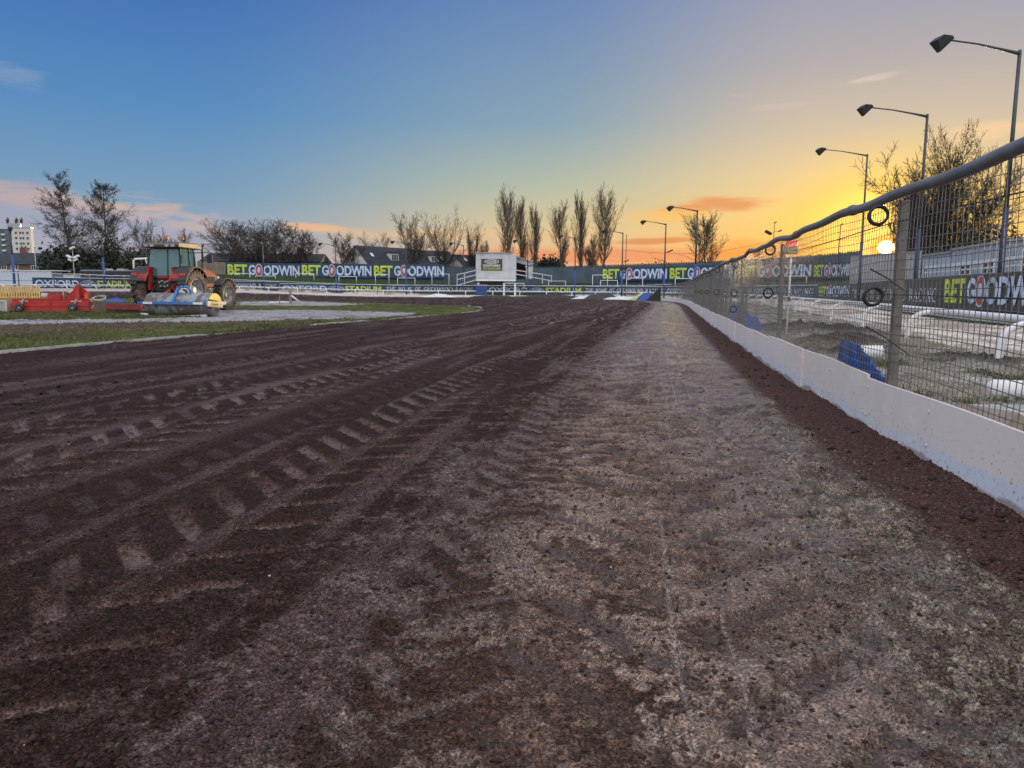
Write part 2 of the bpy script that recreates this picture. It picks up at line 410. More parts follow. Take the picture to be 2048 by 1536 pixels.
# ---------------------------------------------------------------- the ground as fine sheets
IN_NEAR = [(-400, 744), (0, 708), (62, 702), (250, 685), (375, 675), (512, 661), (620, 652), (734, 643), (860, 633), (940, 626), (966, 620)]
IN_POLY = IN_NEAR+[(958, 615), (930, 612), (840, 609), (740, 605), (600, 601), (480, 599), (300, 598), (185, 598), (0, 598), (-600, 600), (-900, 800)]
IN_PLAN = [tuple(G(x, y)[:2]) for x, y in IN_POLY]
def topoly(L_): return [tuple(G(x, y)[:2]) for x, y in L_]
PATH_A = topoly([(-700, 640), (0, 640), (280, 638), (400, 634), (440, 620), (635, 620), (742, 623), (841, 626), (817, 632), (742, 637), (635, 639), (527, 641), (420, 644), (250, 645), (0, 650), (-700, 655)])
PATH_B = topoly([(474, 603), (600, 602), (730, 608), (650, 612), (474, 610)])
SOIL_A = topoly([(-700, 655), (0, 650), (250, 645), (420, 644), (527, 641), (680, 638), (600, 646), (500, 650), (250, 661), (0, 671), (-700, 690)])
SOIL_B = topoly([(60, 606), (300, 604), (420, 606), (470, 618), (300, 622), (60, 622)])

cols_a = np.r_[np.linspace(-85, -38, 50), np.linspace(-37.6, 37.6, 1060), np.linspace(38, 85, 50)]
kk = np.r_[np.arange(900, 60, -1.15), np.arange(60, 5.2, -.42), np.array([5, 4.7, 4.4, 4, 3.6, 3.2, 2.8, 2.4, 2, 1.6])]
rr = 787.5/kk
A, RR = np.meshgrid(np.radians(cols_a), rr)
# depth rows follow Y, not radius, inside the view
X = RR*np.tan(np.clip(A, -R(60), R(60)))*np.where(np.abs(A) > R(60), 1+np.abs(A)-R(60), 1); Y = RR*1.0
X = X.ravel(); Y = Y.ravel(); nr, nc = A.shape
jit = (vn(X*40, Y*40, 5)-.5)
Z0 = terr(X, Y); u, st = FP.near(X, Y)
dA, _ = AP.near(X, Y); dR, _ = RAILP.near(X, Y)
wob = (fbm(X*1.3, Y*1.3, 4, 3)-.5)
zone = np.full(X.shape, 0)
inn = inpoly(X+wob*.12, Y+wob*.15, IN_PLAN)
zone[inn] = 1                                             # grass
Xw = X+wob*1.4; Yw = Y+(fbm(X*.8, Y*.8, 5, 31)-.5)*1.6
zone[inn & (inpoly(Xw, Yw, SOIL_A) | inpoly(Xw, Yw, SOIL_B))] = 2
zone[inn & (inpoly(X, Y+wob*.5, PATH_A) | inpoly(Xw, Yw, PATH_B))] = 3
zone[u < 0] = 4                                           # rough ground behind the fence
zone[(dR+wob*.8 < -.5) & (u < 0)] = 5                     # sand dog track
zone[(dA < .9) & (u < 0)] = 6                             # grass under and behind the boards
# --- heights and colours
H = np.zeros(X.shape); C = np.zeros((X.size, 3)); RG = np.full(X.shape, .8)
lod = np.clip(Y/9, 0, 1)
n_big = fbm(X*.9, Y*.9, 4, 11); n_mid = fbm(X*5, Y*5, 4, 12); n_fin = fbm(X*26, Y*26, 4, 13, .6); n_vf = fbm(X*90, Y*90, 2, 14)
streak = fbm(st*.35, u*6, 4, 15); streak2 = fbm(st*1.2, u*22, 3, 16)
def cmix(Cc, m, col): 
    m = np.clip(m, 0, 1)[:, None]; return Cc*(1-m)+np.array(col)*m
# track base: loose dark shale
dark = np.array([.034, .0185, .0145])
Ct = np.tile(dark, (X.size, 1))*(.65+.8*n_fin)[:, None]
loose = np.ones(X.size)
Ht = (n_mid-.5)*.020+(n_fin-.5)*.014+(n_vf-.5)*.006
clod = np.clip(fbm(X*16, Y*16, 3, 21, .6)-.56, 0, 1)*.05+np.clip(vn(X*38, Y*38, 22)-.68, 0, 1)*.012
nearf = 1-sst(Y, 5, 12)
g1 = np.clip(vn(X*62, Y*62, 23)-.52, 0, 1); g2 = np.clip(vn(X*118+3, Y*118, 24)-.50, 0, 1); g3 = np.clip(fbm(X*30, Y*30, 3, 25, .65)-.50, 0, 1)
crumb = (g1*.009+g2*.005+g3*.022)*(.35+.65*nearf)
cover = sst(fbm(X*3.2, Y*3.2, 4, 26, .6), .40, .58)
Ht += clod*(.5+n_big)+crumb*(.45+.75*cover)
Ct = cmix(Ct, sst(streak, .52, .72)*.55, (.125, .085, .080))
Rt = np.full(X.size, .86)
def lugs(u0, w_, pitch, v0, amt, seed, floor=(.165, .112, .105), sl=.55, slr=None, dl=.5, dr=.3, gap=(.030, .019, .016), gs=.35):
    """wheel lug prints, V shaped, point towards the camera"""
    global Ct, Ht, Rt
    vv = (u-u0-(fbm(st*.25, st*0+seed, 2, seed)-.5)*.22)/w_
    vv = vv+(n_fin-.5)*.10+(n_mid-.5)*.08; inside = sst(1-np.abs(vv), 0, .10)
    side = (vv > 0)
    ph = st/pitch-np.abs(vv)*np.where(side, sl, sl if slr is None else slr)*w_/pitch*1.6+np.where(side, .5, 0)+(n_mid-.5)*.22+(n_fin-.5)*.10
    fr = ph-np.floor(ph)
    pr = sst(fr, .08, .18)*(1-sst(fr, np.where(side, dl, dr), np.where(side, dl, dr)+.10))*np.where(np.abs(vv) < .06, .3, 1)
    wear = (sst(fbm(X*1.1, Y*1.1, 3, seed+3), .28, .48)*.7+.3)*(1-.8*sst(n_fin*.6+n_mid*.5, .60, .68))
    m = inside*pr*wear*amt
    Ht = Ht*(1-m*.85)+m*(v0-.012)+inside*(1-pr)*.008*amt*(.5+n_mid)
    Ct = cmix(Ct, m*(.75+.3*n_mid), floor); Ct = cmix(Ct, inside*(1-pr)*gs*amt*sst(n_fin*.5+n_mid*.5, .36, .58), gap)
    Rt = Rt-m*.22
# worn lanes
lane = sst(u, .35, .75)*(1-sst(u, 2.0, 2.75))
Ct = cmix(Ct, lane*.75, (.100, .056, .038)); Ct *= (.75+.5*n_mid)[:, None]; Ht = Ht*(1-lane*.45*(1-cover*.6))
pale = lane*sst(n_mid*.35+n_fin*.35+fbm(X*3.0, Y*2.2, 4, 41, .62)*.6, .66, .74)
Ct = cmix(Ct, pale*.8, (.33, .25, .20)); Ct = cmix(Ct, lane*sst(g1+g2, .30, .42)*.85, (.035, .022, .020))
left_shoulder = sst(u, 1.9, 2.5)*(1-sst(u, 2.8, 3.3))
Ct = cmix(Ct, left_shoulder*sst(n_fin*.6+n_mid*.5, .55, .75)*.6, (.17, .135, .122))
wet = sst(u, .42, .7)*(1-sst(u, 1.15, 1.75))
Ct = cmix(Ct, wet*sst(n_big*.4+streak*.4+n_mid*.3, .42, .56)*.7, (.165, .122, .098)); Rt -= wet*.36*sst(n_mid, .30, .55)+lane*(.08+.36*sst(Y, 5, 16))
lugs(1.66, .60, .44, -.004, 1.0, 52, (.082, .050, .037), .62, .62, .40, .40, (.200, .136, .103), .68)
lugs(1.02, .24, .21, 0, .8, 51, (.21, .155, .125))
lugs(2.45, .26, .30, 0, .6, 58, (.17, .125, .105), .7, .5)
lugs(3.60, .42, .36, -.003, 1.0, 53, (.130, .080, .064), .72, .34, .50, .27)
lugs(5.25, .38, .34, -.005, 1.1, 54, (.140, .086, .070), .7, .4, .5, .3); lugs(6.15, .36, .34, -.004, .8, 55, (.14, .088, .074), .7, .4, .5, .3)
lugs(7.4, .3, .3, 0, .4, 56, (.12, .08, .077)); lugs(4.35, .25, .3, 0, .25, 57, (.12, .08, .077))
# smooth drag bands between prints, long ruts
for ub, wb, am in ((5.72, .12, .55), (2.62, .1, .35), (4.9, .14, .3), (6.7, .2, .35), (8.3, .3, .3), (9.8, .4, .25)):
    q = np.exp(-((u-ub-(fbm(st*.2, st*0+ub, 2, 61)-.5)*.3)/wb)**2)*sst(fbm(st*.5, u*3, 3, 62), .35, .6)
    Ct = cmix(Ct, q*am, (.150, .104, .098)); Ht = Ht*(1-q*.7)-q*.006
for ur in (1.40, 1.50, 1.66):
    uu = u-ur-(fbm(st*.4, st*0+ur, 2, 63)-.5)*.03; q = np.exp(-(uu/.008)**2)*sst(fbm(st*.8, st*0+ur*9, 2, 64), .42, .6)
    Ht -= q*.010; Ct = cmix(Ct, q*.7, (.30, .25, .23))
# thin cross ridges left by lugs in the wet lane
cr = sst(np.sin(2*math.pi*(st/.19+1.6*fbm(st*.7, u*1.4, 3, 65)+.25*n_mid)), .45, .85)*lane*sst(fbm(st*.9, u*2.2, 3, 69), .40, .58)*sst(Y, 2.4, 4.5); Ht += cr*.010; Ct = cmix(Ct, cr*.65, (.27, .198, .158)); Ct = cmix(Ct, sst(np.sin(2*math.pi*(st/.19-.30+1.6*fbm(st*.7, u*1.4, 3, 65)+.25*n_mid)), .5, .9)*lane*sst(Y, 2.4, 4.5)*.5, (.045, .028, .022))
# crumbly pushed-up ridge, then fine red grit against the boards
cw = .22+.40*np.exp(-np.clip(Y-1, 0, 99)/2.0)
clump = sst(fbm(X*3.4, Y*3.0, 4, 77, .6), .40, .56)
crum = sst(u+wob*.25, .42, .56)*(1-sst(u+wob*.3, .62+cw*.6, .72+cw*1.2))*(1-.55*sst(Y, 5, 10))*(.15+.85*clump)
cb = np.clip(fbm(X*17, Y*17, 4, 66, .62)-.44, 0, 1)
Ht += crum*(cb*.085+g1*.013+.004); Ct = cmix(Ct, crum*(.55+.5*n_fin), (.095, .071, .053)); Ct = cmix(Ct, crum*sst(cb, .08, .18)*.7, (.30, .255, .205)); Ct = cmix(Ct, crum*sst(cb, .05, .0)*(1-clump)*.6, (.22, .215, .215)); Ct = cmix(Ct, crum*sst(n_vf, .6, .75)*.5, (.08, .07, .055)); Rt += crum*.1  # crumb tops lightened, gaps between darkened: shade put into the colour
grit = (1-sst(u+wob*.2, .40, .58))*sst(u, -.1, 0.02)
Ht = Ht*(1-grit)+grit*((n_vf-.5)*.012+(n_fin-.5)*.012); sp_ = sst(vn(X*150, Y*150, 67), .86, .95)
Ct = Ct*(1-grit[:, None])+grit[:, None]*np.array([.084, .047, .038])*(.7+.6*n_vf)[:, None]; Ct = cmix(Ct, grit*sp_*.6*(Y < 6), (.26, .21, .19))
edge = np.exp(-np.clip(u, 0, 9)/.09); Ht += grit*edge*(.012+.06*n_mid)*sst(fbm(st*.8, st*0, 3, 68), .3, .6)
# banked-up loose soil along the white line
di = np.full(X.shape, 9.); PP = Path(np.array(topoly(IN_NEAR))); dq, _ = PP.near(X, Y); di = np.abs(dq)
sh = np.exp(-((di-.55)/.35)**2)*(Y < 70); Ht += sh*(.035+.12*np.clip(n_mid-.45, 0, 1)); 
far = sst(Y, 22, 60); Ct = cmix(Ct, far*.35*sst(streak, .4, .6), (.13, .088, .082))
z0 = zone == 0; H[z0] = Ht[z0]; C[z0] = Ct[z0]; RG[z0] = Rt[z0]
# infield grass
gn = fbm(X*2.2, Y*.9, 4, 71)
cg = np.tile([.070, .088, .028], (X.size, 1))*(.55+.9*n_fin)[:, None]; cg = cmix(cg, sst(gn, .45, .62)*.8, (.125, .140, .045)); cg = cmix(cg, sst(fbm(X*1.1, Y*.7, 4, 72), .53, .68)*.75, (.085, .062, .045))
hg = (n_mid-.5)*.05+(n_fin-.5)*.05
cs = np.tile([.098, .070, .056], (X.size, 1))*(.45+1.1*n_mid)[:, None]; cs = cmix(cs, sst(gn, .52, .66)*.5, (.09, .10, .04)); hs = (n_mid-.4)*.14+(n_fin-.5)*.06
cp = np.tile([.30, .285, .29], (X.size, 1))*(.75+.5*n_mid)[:, None]; cp = cmix(cp, sst(fbm(X*1.5, Y*1.2, 5, 73, .62), .56, .64)*.75, (.13, .095, .08)); hp = (n_fin-.5)*.02+np.clip(n_mid-.62, 0, 1)*.25
for z_, cc_, hh_, r_ in ((1, cg, hg, .95), (2, cs, hs, .95), (3, cp, hp, .7)):
    m = zone == z_; C[m] = cc_[m]; H[m] = hh_[m]; RG[m] = r_
# rough ground behind the fence
c4_ = np.tile([.23, .20, .16], (X.size, 1))*(.5+1.0*n_mid)[:, None]; c4_ = cmix(c4_, sst(fbm(X*1.6, Y*1.2, 5, 74), .50, .60)*.8, (.36, .34, .31)); c4_ = cmix(c4_, sst(fbm(X*1.3, Y*1.3, 4, 75), .64, .74)*.5, (.06, .09, .025))
h4 = (n_mid-.5)*.07+(n_fin-.5)*.04+clod
c5_ = np.tile([.62, .57, .50], (X.size, 1))*(.8+.4*n_mid)[:, None]; c5_ = cmix(c5_, sst(fbm(st*.25, u*1.1, 5, 76, .6), .50, .60)*.75, (.25, .19, .15)); h5 = (n_mid-.5)*.05+(n_fin-.5)*.03+clod*.5*sst(n_big, .45, .6)
c6_ = np.tile([.040, .062, .028], (X.size, 1))*(.6+.8*n_mid)[:, None]; h6 = (n_mid-.5)*.1
for z_, cc_, hh_, r_ in ((4, c4_, h4, .95), (5, c5_, h5, .85), (6, c6_, h6, .95)):
    m = zone == z_; C[m] = cc_[m]; H[m] = hh_[m]; RG[m] = r_
# mounds of dug soil behind the fence
for (mx, my, mr, mh) in ((6.5, 14.6, 1.1, .24), (5.6, 12.4, .7, .16), (8.0, 18.2, 1.3, .24), (7.6, 20.5, 1.2, .22), (7.2, 11.6, .8, .12)):
    q = np.exp(-(((X-mx)/mr)**2+((Y-my)/(mr*1.3))**2)*1.5)*(zone >= 4); H += q*mh*(.6+.9*n_mid); C = cmix(C, q*1.3, (.060, .045, .035))
H *= (Y < 90)
Z = Z0+H*np.where(Y > 30, .7, 1)
V = np.stack([X, Y, Z], 1)
idx = np.arange(nr*nc).reshape(nr, nc)
Qa = np.stack([idx[:-1, :-1], idx[:-1, 1:], idx[1:, 1:], idx[1:, :-1]], -1).reshape(-1, 4)[:, ::1]
# make sure faces look up
zq = zone[Qa]; fz = np.sort(zq, axis=1)[:, 1]

def ground_mat(name, bs, bstr, spec=.5):
    m = bpy.data.materials.new(name); m.use_nodes = True; t = NB(m.node_tree); b = m.node_tree.nodes['Principled BSDF']
    at_ = t.node('ShaderNodeAttribute', attribute_name='tint'); ar = t.node('ShaderNodeAttribute', attribute_name='rough')
    pos = t.node('ShaderNodeNewGeometry').outputs['Position']
    n1 = t.noise(pos, bs, 6, .65); n2 = t.noise(pos, bs*4.3, 3, .6)
    f = t.math('ADD', t.math('MULTIPLY', n1, .9), t.math('MULTIPLY', n2, .9)); f = t.math('ADD', -.12, t.math('MULTIPLY', f, 1.22)); n3 = t.noise(pos, bs*3.4, 4, .7); f = t.math('MULTIPLY', f, t.math('ADD', .26, t.math('MULTIPLY', .98, t.smooth(n3, .38, .54))))
    vo = t.node('ShaderNodeTexVoronoi'); t.put(vo.inputs['Vector'], pos); vo.inputs['Scale'].default_value = bs*3.6; sc3 = t.node('ShaderNodeSeparateColor'); t.l.new(vo.outputs['Color'], sc3.inputs[0])
    vo2 = t.node('ShaderNodeTexVoronoi'); t.put(vo2.inputs['Vector'], pos); vo2.inputs['Scale'].default_value = bs*1.5; sc4 = t.node('ShaderNodeSeparateColor'); t.l.new(vo2.outputs['Color'], sc4.inputs[0])
    f = t.math('MULTIPLY', f, t.math('ADD', .66, t.math('MULTIPLY', t.math('POWER', sc3.outputs[0], 2.2), 1.10))); f = t.math('MULTIPLY', f, t.math('ADD', .72, t.math('MULTIPLY', sc4.outputs[0], .56)))
    cx = t.node('ShaderNodeCombineXYZ'); [t.put(cx.inputs[i], f) for i in range(3)]
    t.put(b.inputs['Base Color'], t.mix(1.0, at_.outputs['Color'], cx.outputs[0], 'MULTIPLY'))
    t.put(b.inputs['Roughness'], t.math('ADD', ar.outputs['Fac'], t.math('MULTIPLY', t.math('SUBTRACT', n1, .5), .7))); t.put(b.inputs['Specular IOR Level'], t.math('MULTIPLY', t.math('ADD', .14, t.math('MULTIPLY', .86, t.smooth(ar.outputs['Fac'], .88, .55))), spec))
    bn = t.node('ShaderNodeBump'); bn.inputs['Strength'].default_value = bstr*.9; bn.inputs['Distance'].default_value = .012
    t.put(bn.inputs['Height'], t.math('ADD', t.math('ADD', t.math('MULTIPLY', n1, .5), t.math('MULTIPLY', n2, .6)), t.math('MULTIPLY', vo2.outputs['Distance'], -.35))); t.l.new(bn.outputs[0], b.inputs['Normal'])
    return m
GM = {0: ('track', 'structure', ground_mat('shale', 42, .9)), 1: ('grass', 'stuff', ground_mat('turf', 22, .8, .2)), 2: ('soil', 'structure', ground_mat('dug soil', 18, .9, .2)),
      3: ('service_path', 'structure', ground_mat('grey path', 14, .6)), 4: ('ground', 'structure', ground_mat('rough ground', 18, .9, .25)),
      5: ('sand_track', 'structure', ground_mat('sand', 12, .7, .3)), 6: ('grass_bank', 'structure', ground_mat('bank turf', 8, .8, .2))}
for z_, (nm, kd, mt) in GM.items():
    q = Qa[fz == z_]
    if not len(q): continue
    us, inv = np.unique(q.ravel(), return_inverse=True)
    tag(npmesh(nm, V[us], inv.reshape(-1, 4), mt, None, True, C[us], RG[us]), kind=kd)
# the wide land the stadium lies in
ld = MB(); ld.lathe([(2500, -.6), (900, -.5), (250, -.32), (40, -.30), (.01, -.30)], n=64)
tag(ld.build('land', mat('far land', (.06, .07, .04), .95, 0, .3, .05)), kind='structure')

def hgt(x, y):   # surface height incl. displacement, coarse
    return tz(x, y)

# ---------------------------------------------------------------- loose clods, crumbs and stones
def surf(x, y):
    r_ = np.interp(np.asarray(y), rr[::-1] if rr[0] > rr[-1] else rr, np.arange(nr)[::-1] if rr[0] > rr[-1] else np.arange(nr)); c_ = np.interp(np.arctan2(x, y), np.radians(cols_a), np.arange(nc))
    return Z.reshape(nr, nc)[np.clip(np.round(r_).astype(int), 0, nr-1), np.clip(np.round(c_).astype(int), 0, nc-1)]
def clumped(a):
    x, y, s_ = [np.concatenate(q_) for q_ in a] if not isinstance(a, tuple) else a
    k_ = rng.uniform(0, 1, len(x)) < .04+sst(fbm(x*3.4, y*3.0, 4, 77, .6), .42, .54)*1.2*sst(fbm(x*13, y*13, 3, 78), .36, .55); return x[k_], y[k_], s_[k_]
def rocks(name, n, fx, size, m, kind='stuff'):
    ico = np.array([(0, 0, 1), (.894, 0, .447), (.276, .851, .447), (-.724, .526, .447), (-.724, -.526, .447), (.276, -.851, .447), (.724, .526, -.447), (-.276, .851, -.447), (-.894, 0, -.447), (-.276, -.851, -.447), (.724, -.526, -.447), (0, 0, -1)])
    fc = np.array([(0, 1, 2), (0, 2, 3), (0, 3, 4), (0, 4, 5), (0, 5, 1), (1, 6, 2), (2, 7, 3), (3, 8, 4), (4, 9, 5), (5, 10, 1), (6, 7, 2), (7, 8, 3), (8, 9, 4), (9, 10, 5), (10, 6, 1), (11, 7, 6), (11, 8, 7), (11, 9, 8), (11, 10, 9), (11, 6, 10)])
    x, y, s = fx(n); n = len(x)
    z = surf(x, y)
    vv = ico[None]*rng.uniform(.40, 1.35, (n, 12, 1))*s[:, None, None]*np.array([1, 1, .62])+rng.normal(0, .20, (n, 12, 3))*s[:, None, None]
    vv = vv+np.stack([x, y, z+s*.30], 1)[:, None]
    F_ = (fc[None]+(np.arange(n)*12)[:, None, None]).reshape(-1, 3)
    return tag(npmesh(name, vv.reshape(-1, 3), F_, m, None, False), kind=kind)
def fieldpt(n, umin, umax, ymin, ymax, smin, smax, p=2.2):
    """scatter by station and offset from the fence"""
    y = ymin*(ymax/ymin)**rng.uniform(0, 1, n); uu = rng.uniform(umin, umax, n)
    xf = np.interp(y, FENCE[:, 1][:140], FENCE[:, 0][:140]); s = smin+(smax-smin)*rng.uniform(0, 1, n)**p
    x = xf-uu*1.02
    k_ = (np.abs(x) < y*.8+1.5); return x[k_], y[k_], s[k_]
rocks('soil_clods', 0, lambda n: tuple(np.concatenate(a) for a in zip(fieldpt(15000, .8, 3.4, 1.2, 12, .0015, .010, 5), fieldpt(22000, 2.2, 7.5, 1.3, 16, .0015, .013, 6), fieldpt(2000, 6.5, 12, 6, 26, .006, .03, 4), fieldpt(500, .0, .5, 2.5, 40, .004, .025, 3))), 0, M_clod)
rocks('clay_crumbs', 0, lambda n: clumped(tuple(np.concatenate(a) for a in zip(fieldpt(9000, .42, .85, 1.5, 6, .0015, .013, 7), fieldpt(15000, .5, 1.40, 1.2, 3.0, .001, .009, 6)))), 0, M_clodg)
rocks('small_stones', 0, lambda n: tuple(np.concatenate(a) for a in zip(fieldpt(160, .05, .5, 1.8, 6, .001, .003), fieldpt(90, .6, 7, 1.5, 12, .002, .007, 3))), 0, M_stone)

M_edge = mat('weathered white board', (.42, .41, .39), .7, 0, .2, 3, dirt=(.14, .10, .08), dirtamt=.4)
# ---------------------------------------------------------------- white line round the infield
def strip_obj(name, pts, w_, h_, m, label, cat, wobble=.02):
    t_ = MB(); P = Path(catmull([pts[0]]+list(pts)+[pts[-1]], 14)); q = np.arange(0, P.len, .35)
    a = P.at(q); z = terr(a[:, 0], a[:, 1])
    for i in range(len(q)-1):
        zw = lambda j: wobble*(vn(np.array([q[j]*1.1]), np.array([7.]), 8)[0]-.5)-.045*float(sst(vn(np.array([q[j]*.35]), np.array([3.]), 9)[0], .62, .72))   # sinks under soil in places
        t_.beam((*a[i], z[i]+h_/2+zw(i)), (*a[i+1], z[i+1]+h_/2+zw(i+1)), w_, h_)
    o = t_.build(name, m); return tag(o, label, cat)
strip_obj('edging_board', topoly(IN_NEAR[1:9]), .05, .05, M_edge, 'long low white edging board between the brown track and the infield grass', 'edging')
strip_obj('edging_board', topoly([(925, 627), (945, 625), (966, 620), (958, 615), (935, 612)]), .07, .05, M_edge, 'short white edging curling round the tip of the infield grass', 'edging')

# ---------------------------------------------------------------- safety fence beside the track
def stain_mat():
    m = bpy.data.materials.new('stained white kick board'); m.use_nodes = True; t = NB(m.node_tree); b = m.node_tree.nodes['Principled BSDF']
    pos = t.node('ShaderNodeNewGeometry').outputs['Position']; s_ = t.node('ShaderNodeSeparateXYZ'); t.l.new(pos, s_.inputs[0])
    n = t.noise(pos, 1.6, 6, .6); n2 = t.noise(pos, 9, 6, .7); n3 = t.noise(pos, 3.2, 8, .72, .6)
    hz = t.math('ADD', s_.outputs[2], t.math('ADD', t.math('MULTIPLY', n, -.22), t.math('MULTIPLY', n2, -.03)))
    c = t.mix(t.smooth(hz, .002, .014), (.66, .72, .80, 1), (.78, .715, .68, 1)); c = t.mix(t.math('MULTIPLY', t.smooth(t.noise(pos, .9, 6, .65), .42, .62), .5), c, (.70, .62, .57, 1))
    c = t.mix(t.math('MULTIPLY', t.smooth(n3, .57, .61), .6), c, (.82, .79, .77, 1)); sc_ = t.node('ShaderNodeMapping'); t.l.new(pos, sc_.inputs[0]); sc_.inputs['Scale'].default_value = (2, 2, 34); sc_.inputs['Rotation'].default_value = (0, .05, 0); c = t.mix(t.math('MULTIPLY', t.smooth(t.noise(sc_.outputs[0], 3.2, 6, .75), .66, .70), .6), c, (.40, .33, .29, 1))
    c = t.mix(t.math('MULTIPLY', t.smooth(n2, .30, .22), .6), c, (.36, .29, .25, 1))
    fl = t.math('MULTIPLY', t.smooth(t.noise(pos, 26, 4, .7), .60, .66), t.smooth(hz, .06, -.02)); c = t.mix(t.math('MULTIPLY', fl, .75), c, (.20, .15, .13, 1)); spl = t.math('MULTIPLY', t.smooth(t.noise(pos, 44, 3, .6), .62, .68), t.smooth(hz, .30, .02)); c = t.mix(t.math('MULTIPLY', spl, .7), c, (.22, .13, .10, 1))
    c = t.mix(t.math('MULTIPLY', t.smooth(hz, -.075, -.10), .8), c, (.30, .21, .18, 1))
    t.put(b.inputs['Base Color'], c); b.inputs['Roughness'].default_value = .55
    bn = t.node('ShaderNodeBump'); bn.inputs['Strength'].default_value = .25; bn.inputs['Distance'].default_value = .01
    t.put(bn.inputs['Height'], t.noise(pos, 14, 5)); t.l.new(bn.outputs[0], b.inputs['Normal']); return m
M_kick = stain_mat()
fence = thing('safety_fence', 'tall wire mesh safety fence with white kick boards curving round the brown track', 'fence', (0, 0, 0))
SB = sta(1.9, -.5)                        # first station built
SE = FP.len-8
P5 = sta(3.03, 5.42)                      # a post stands here
FH = 1.74
KHf = lambda q: np.interp(q, [P5+45, P5+95], [.42, .27])
FHf = lambda q: np.interp(q, [P5+60, P5+130], [FH, 1.60])
def f3(q, z, off=0):
    a = FP.at(q)+FP.nrm(q)*np.asarray(off)[..., None] if np.ndim(off) else FP.at(q)+FP.nrm(q)*off
    return np.concatenate([a, (terr(a[..., 0], a[..., 1])+z)[..., None]], -1)
# kick boards
q = P5-2.2-2.5*3; i = 0
while q < SE and i < 98:
    L_ = 2.486; n_ = 7; qs = np.linspace(q, q+L_, n_); lean = .008*math.sin(i*2.1); top = float(KHf(q))+.012*math.sin(i*1.7)+.006*math.cos(i*5)
    a0 = f3(qs, 0, lean); a1 = f3(qs, 0, lean+.022); mb = MB(); v = []
    for k_ in range(n_):
        zb = -.14; zt = top+.006*math.sin(qs[k_]*2.3)
        for a, z in ((a0, zb), (a0, zt), (a1, zt), (a1, zb)): v.append((a[k_][0], a[k_][1], a[k_][2]+z))
    f = [(k_*4+j, k_*4+(j+1) % 4, k_*4+4+(j+1) % 4, k_*4+4+j) for k_ in range(n_-1) for j in range(4)]+[(0, 1, 2, 3), (n_*4-1, n_*4-2, n_*4-3, n_*4-4)]
    mb.add(v, f)
    if q < P5+22:
        bt = mb
        for qq in (q+.05, q+L_-.05, q+L_*.5):
            for zz in (.12, .33):
                c_ = f3(np.array([qq]), zz, lean-.002)[0]; n2_ = FP.nrm(np.array([qq]))[0]; bt.tube([(c_[0], c_[1], c_[2]), (c_[0]-n2_[0]*.006, c_[1]-n2_[1]*.006, c_[2])], .010, 8)
    mb.build('kick_board', M_kick, fence); q += 2.5; i += 1
# posts, every five metres, behind the mesh
posts = [P5+5.0*k_ for k_ in range(-2, 60) if SB < P5+5.0*k_ < SE-1]
for i, q in enumerate(posts):
    b = f3(np.array([q]), 0, .07)[0]; t_ = FP.nrm(np.array([q]))[0]; tn = np.array([-t_[1], t_[0]])
    mb = MB(); w_ = .068 if i < 9 else .085
    # channel section: web and two flanges
    Mx = np.array([[tn[0], t_[0], 0], [tn[1], t_[1], 0], [0, 0, 1]])
    mb.box((b[0], b[1], b[2]+FH/2-.12), (w_, .012, FH+.16), Mx)
    for sgn in (-1, 1): mb.box((b[0]+tn[0]*sgn*(w_/2-.004)+t_[0]*.028, b[1]+tn[1]*sgn*(w_/2-.004)+t_[1]*.028, b[2]+FH/2-.12), (.010, .045, FH+.16), Mx)
    po = mb.build('post', M_post, fence)
# top pipe, wavy
qs = np.arange(SB, SE, .22)
wv = .012*np.sin(qs*1.9)+.010*np.sin(qs*3.7+1)+.03*(fbm(qs*.35, qs*0, 3, 91)-.5)*2
pp = f3(qs, FHf(qs)+wv, .02+.012*np.sin(qs*2.3)); dq_ = np.interp(qs, [SB, P5+4, P5+30, SE], [.040, .036, .034, .03])
mb = MB(); mb.tube(pp[qs < 86+0*qs], dq_[qs < 86+0*qs], 12); mb.build('top_pipe', M_pipe, fence, True)
mb = MB(); k_ = qs > 85.7; mb.tube(pp[k_], dq_[k_]*.8, 8); mb.build('top_pipe', M_white, fence, True)
for qj in (P5-3.3, P5+1.1, P5+3.6, P5+8.1, P5+12):       # couplings
    a = np.array([qj, qj+.09]); w2 = np.interp(a, qs, wv); mb = MB(); mb.tube(f3(a, FH+w2, .02+.012*np.sin(a*2.3)), .046, 14); mb.build('coupling', M_pipe, fence, True)
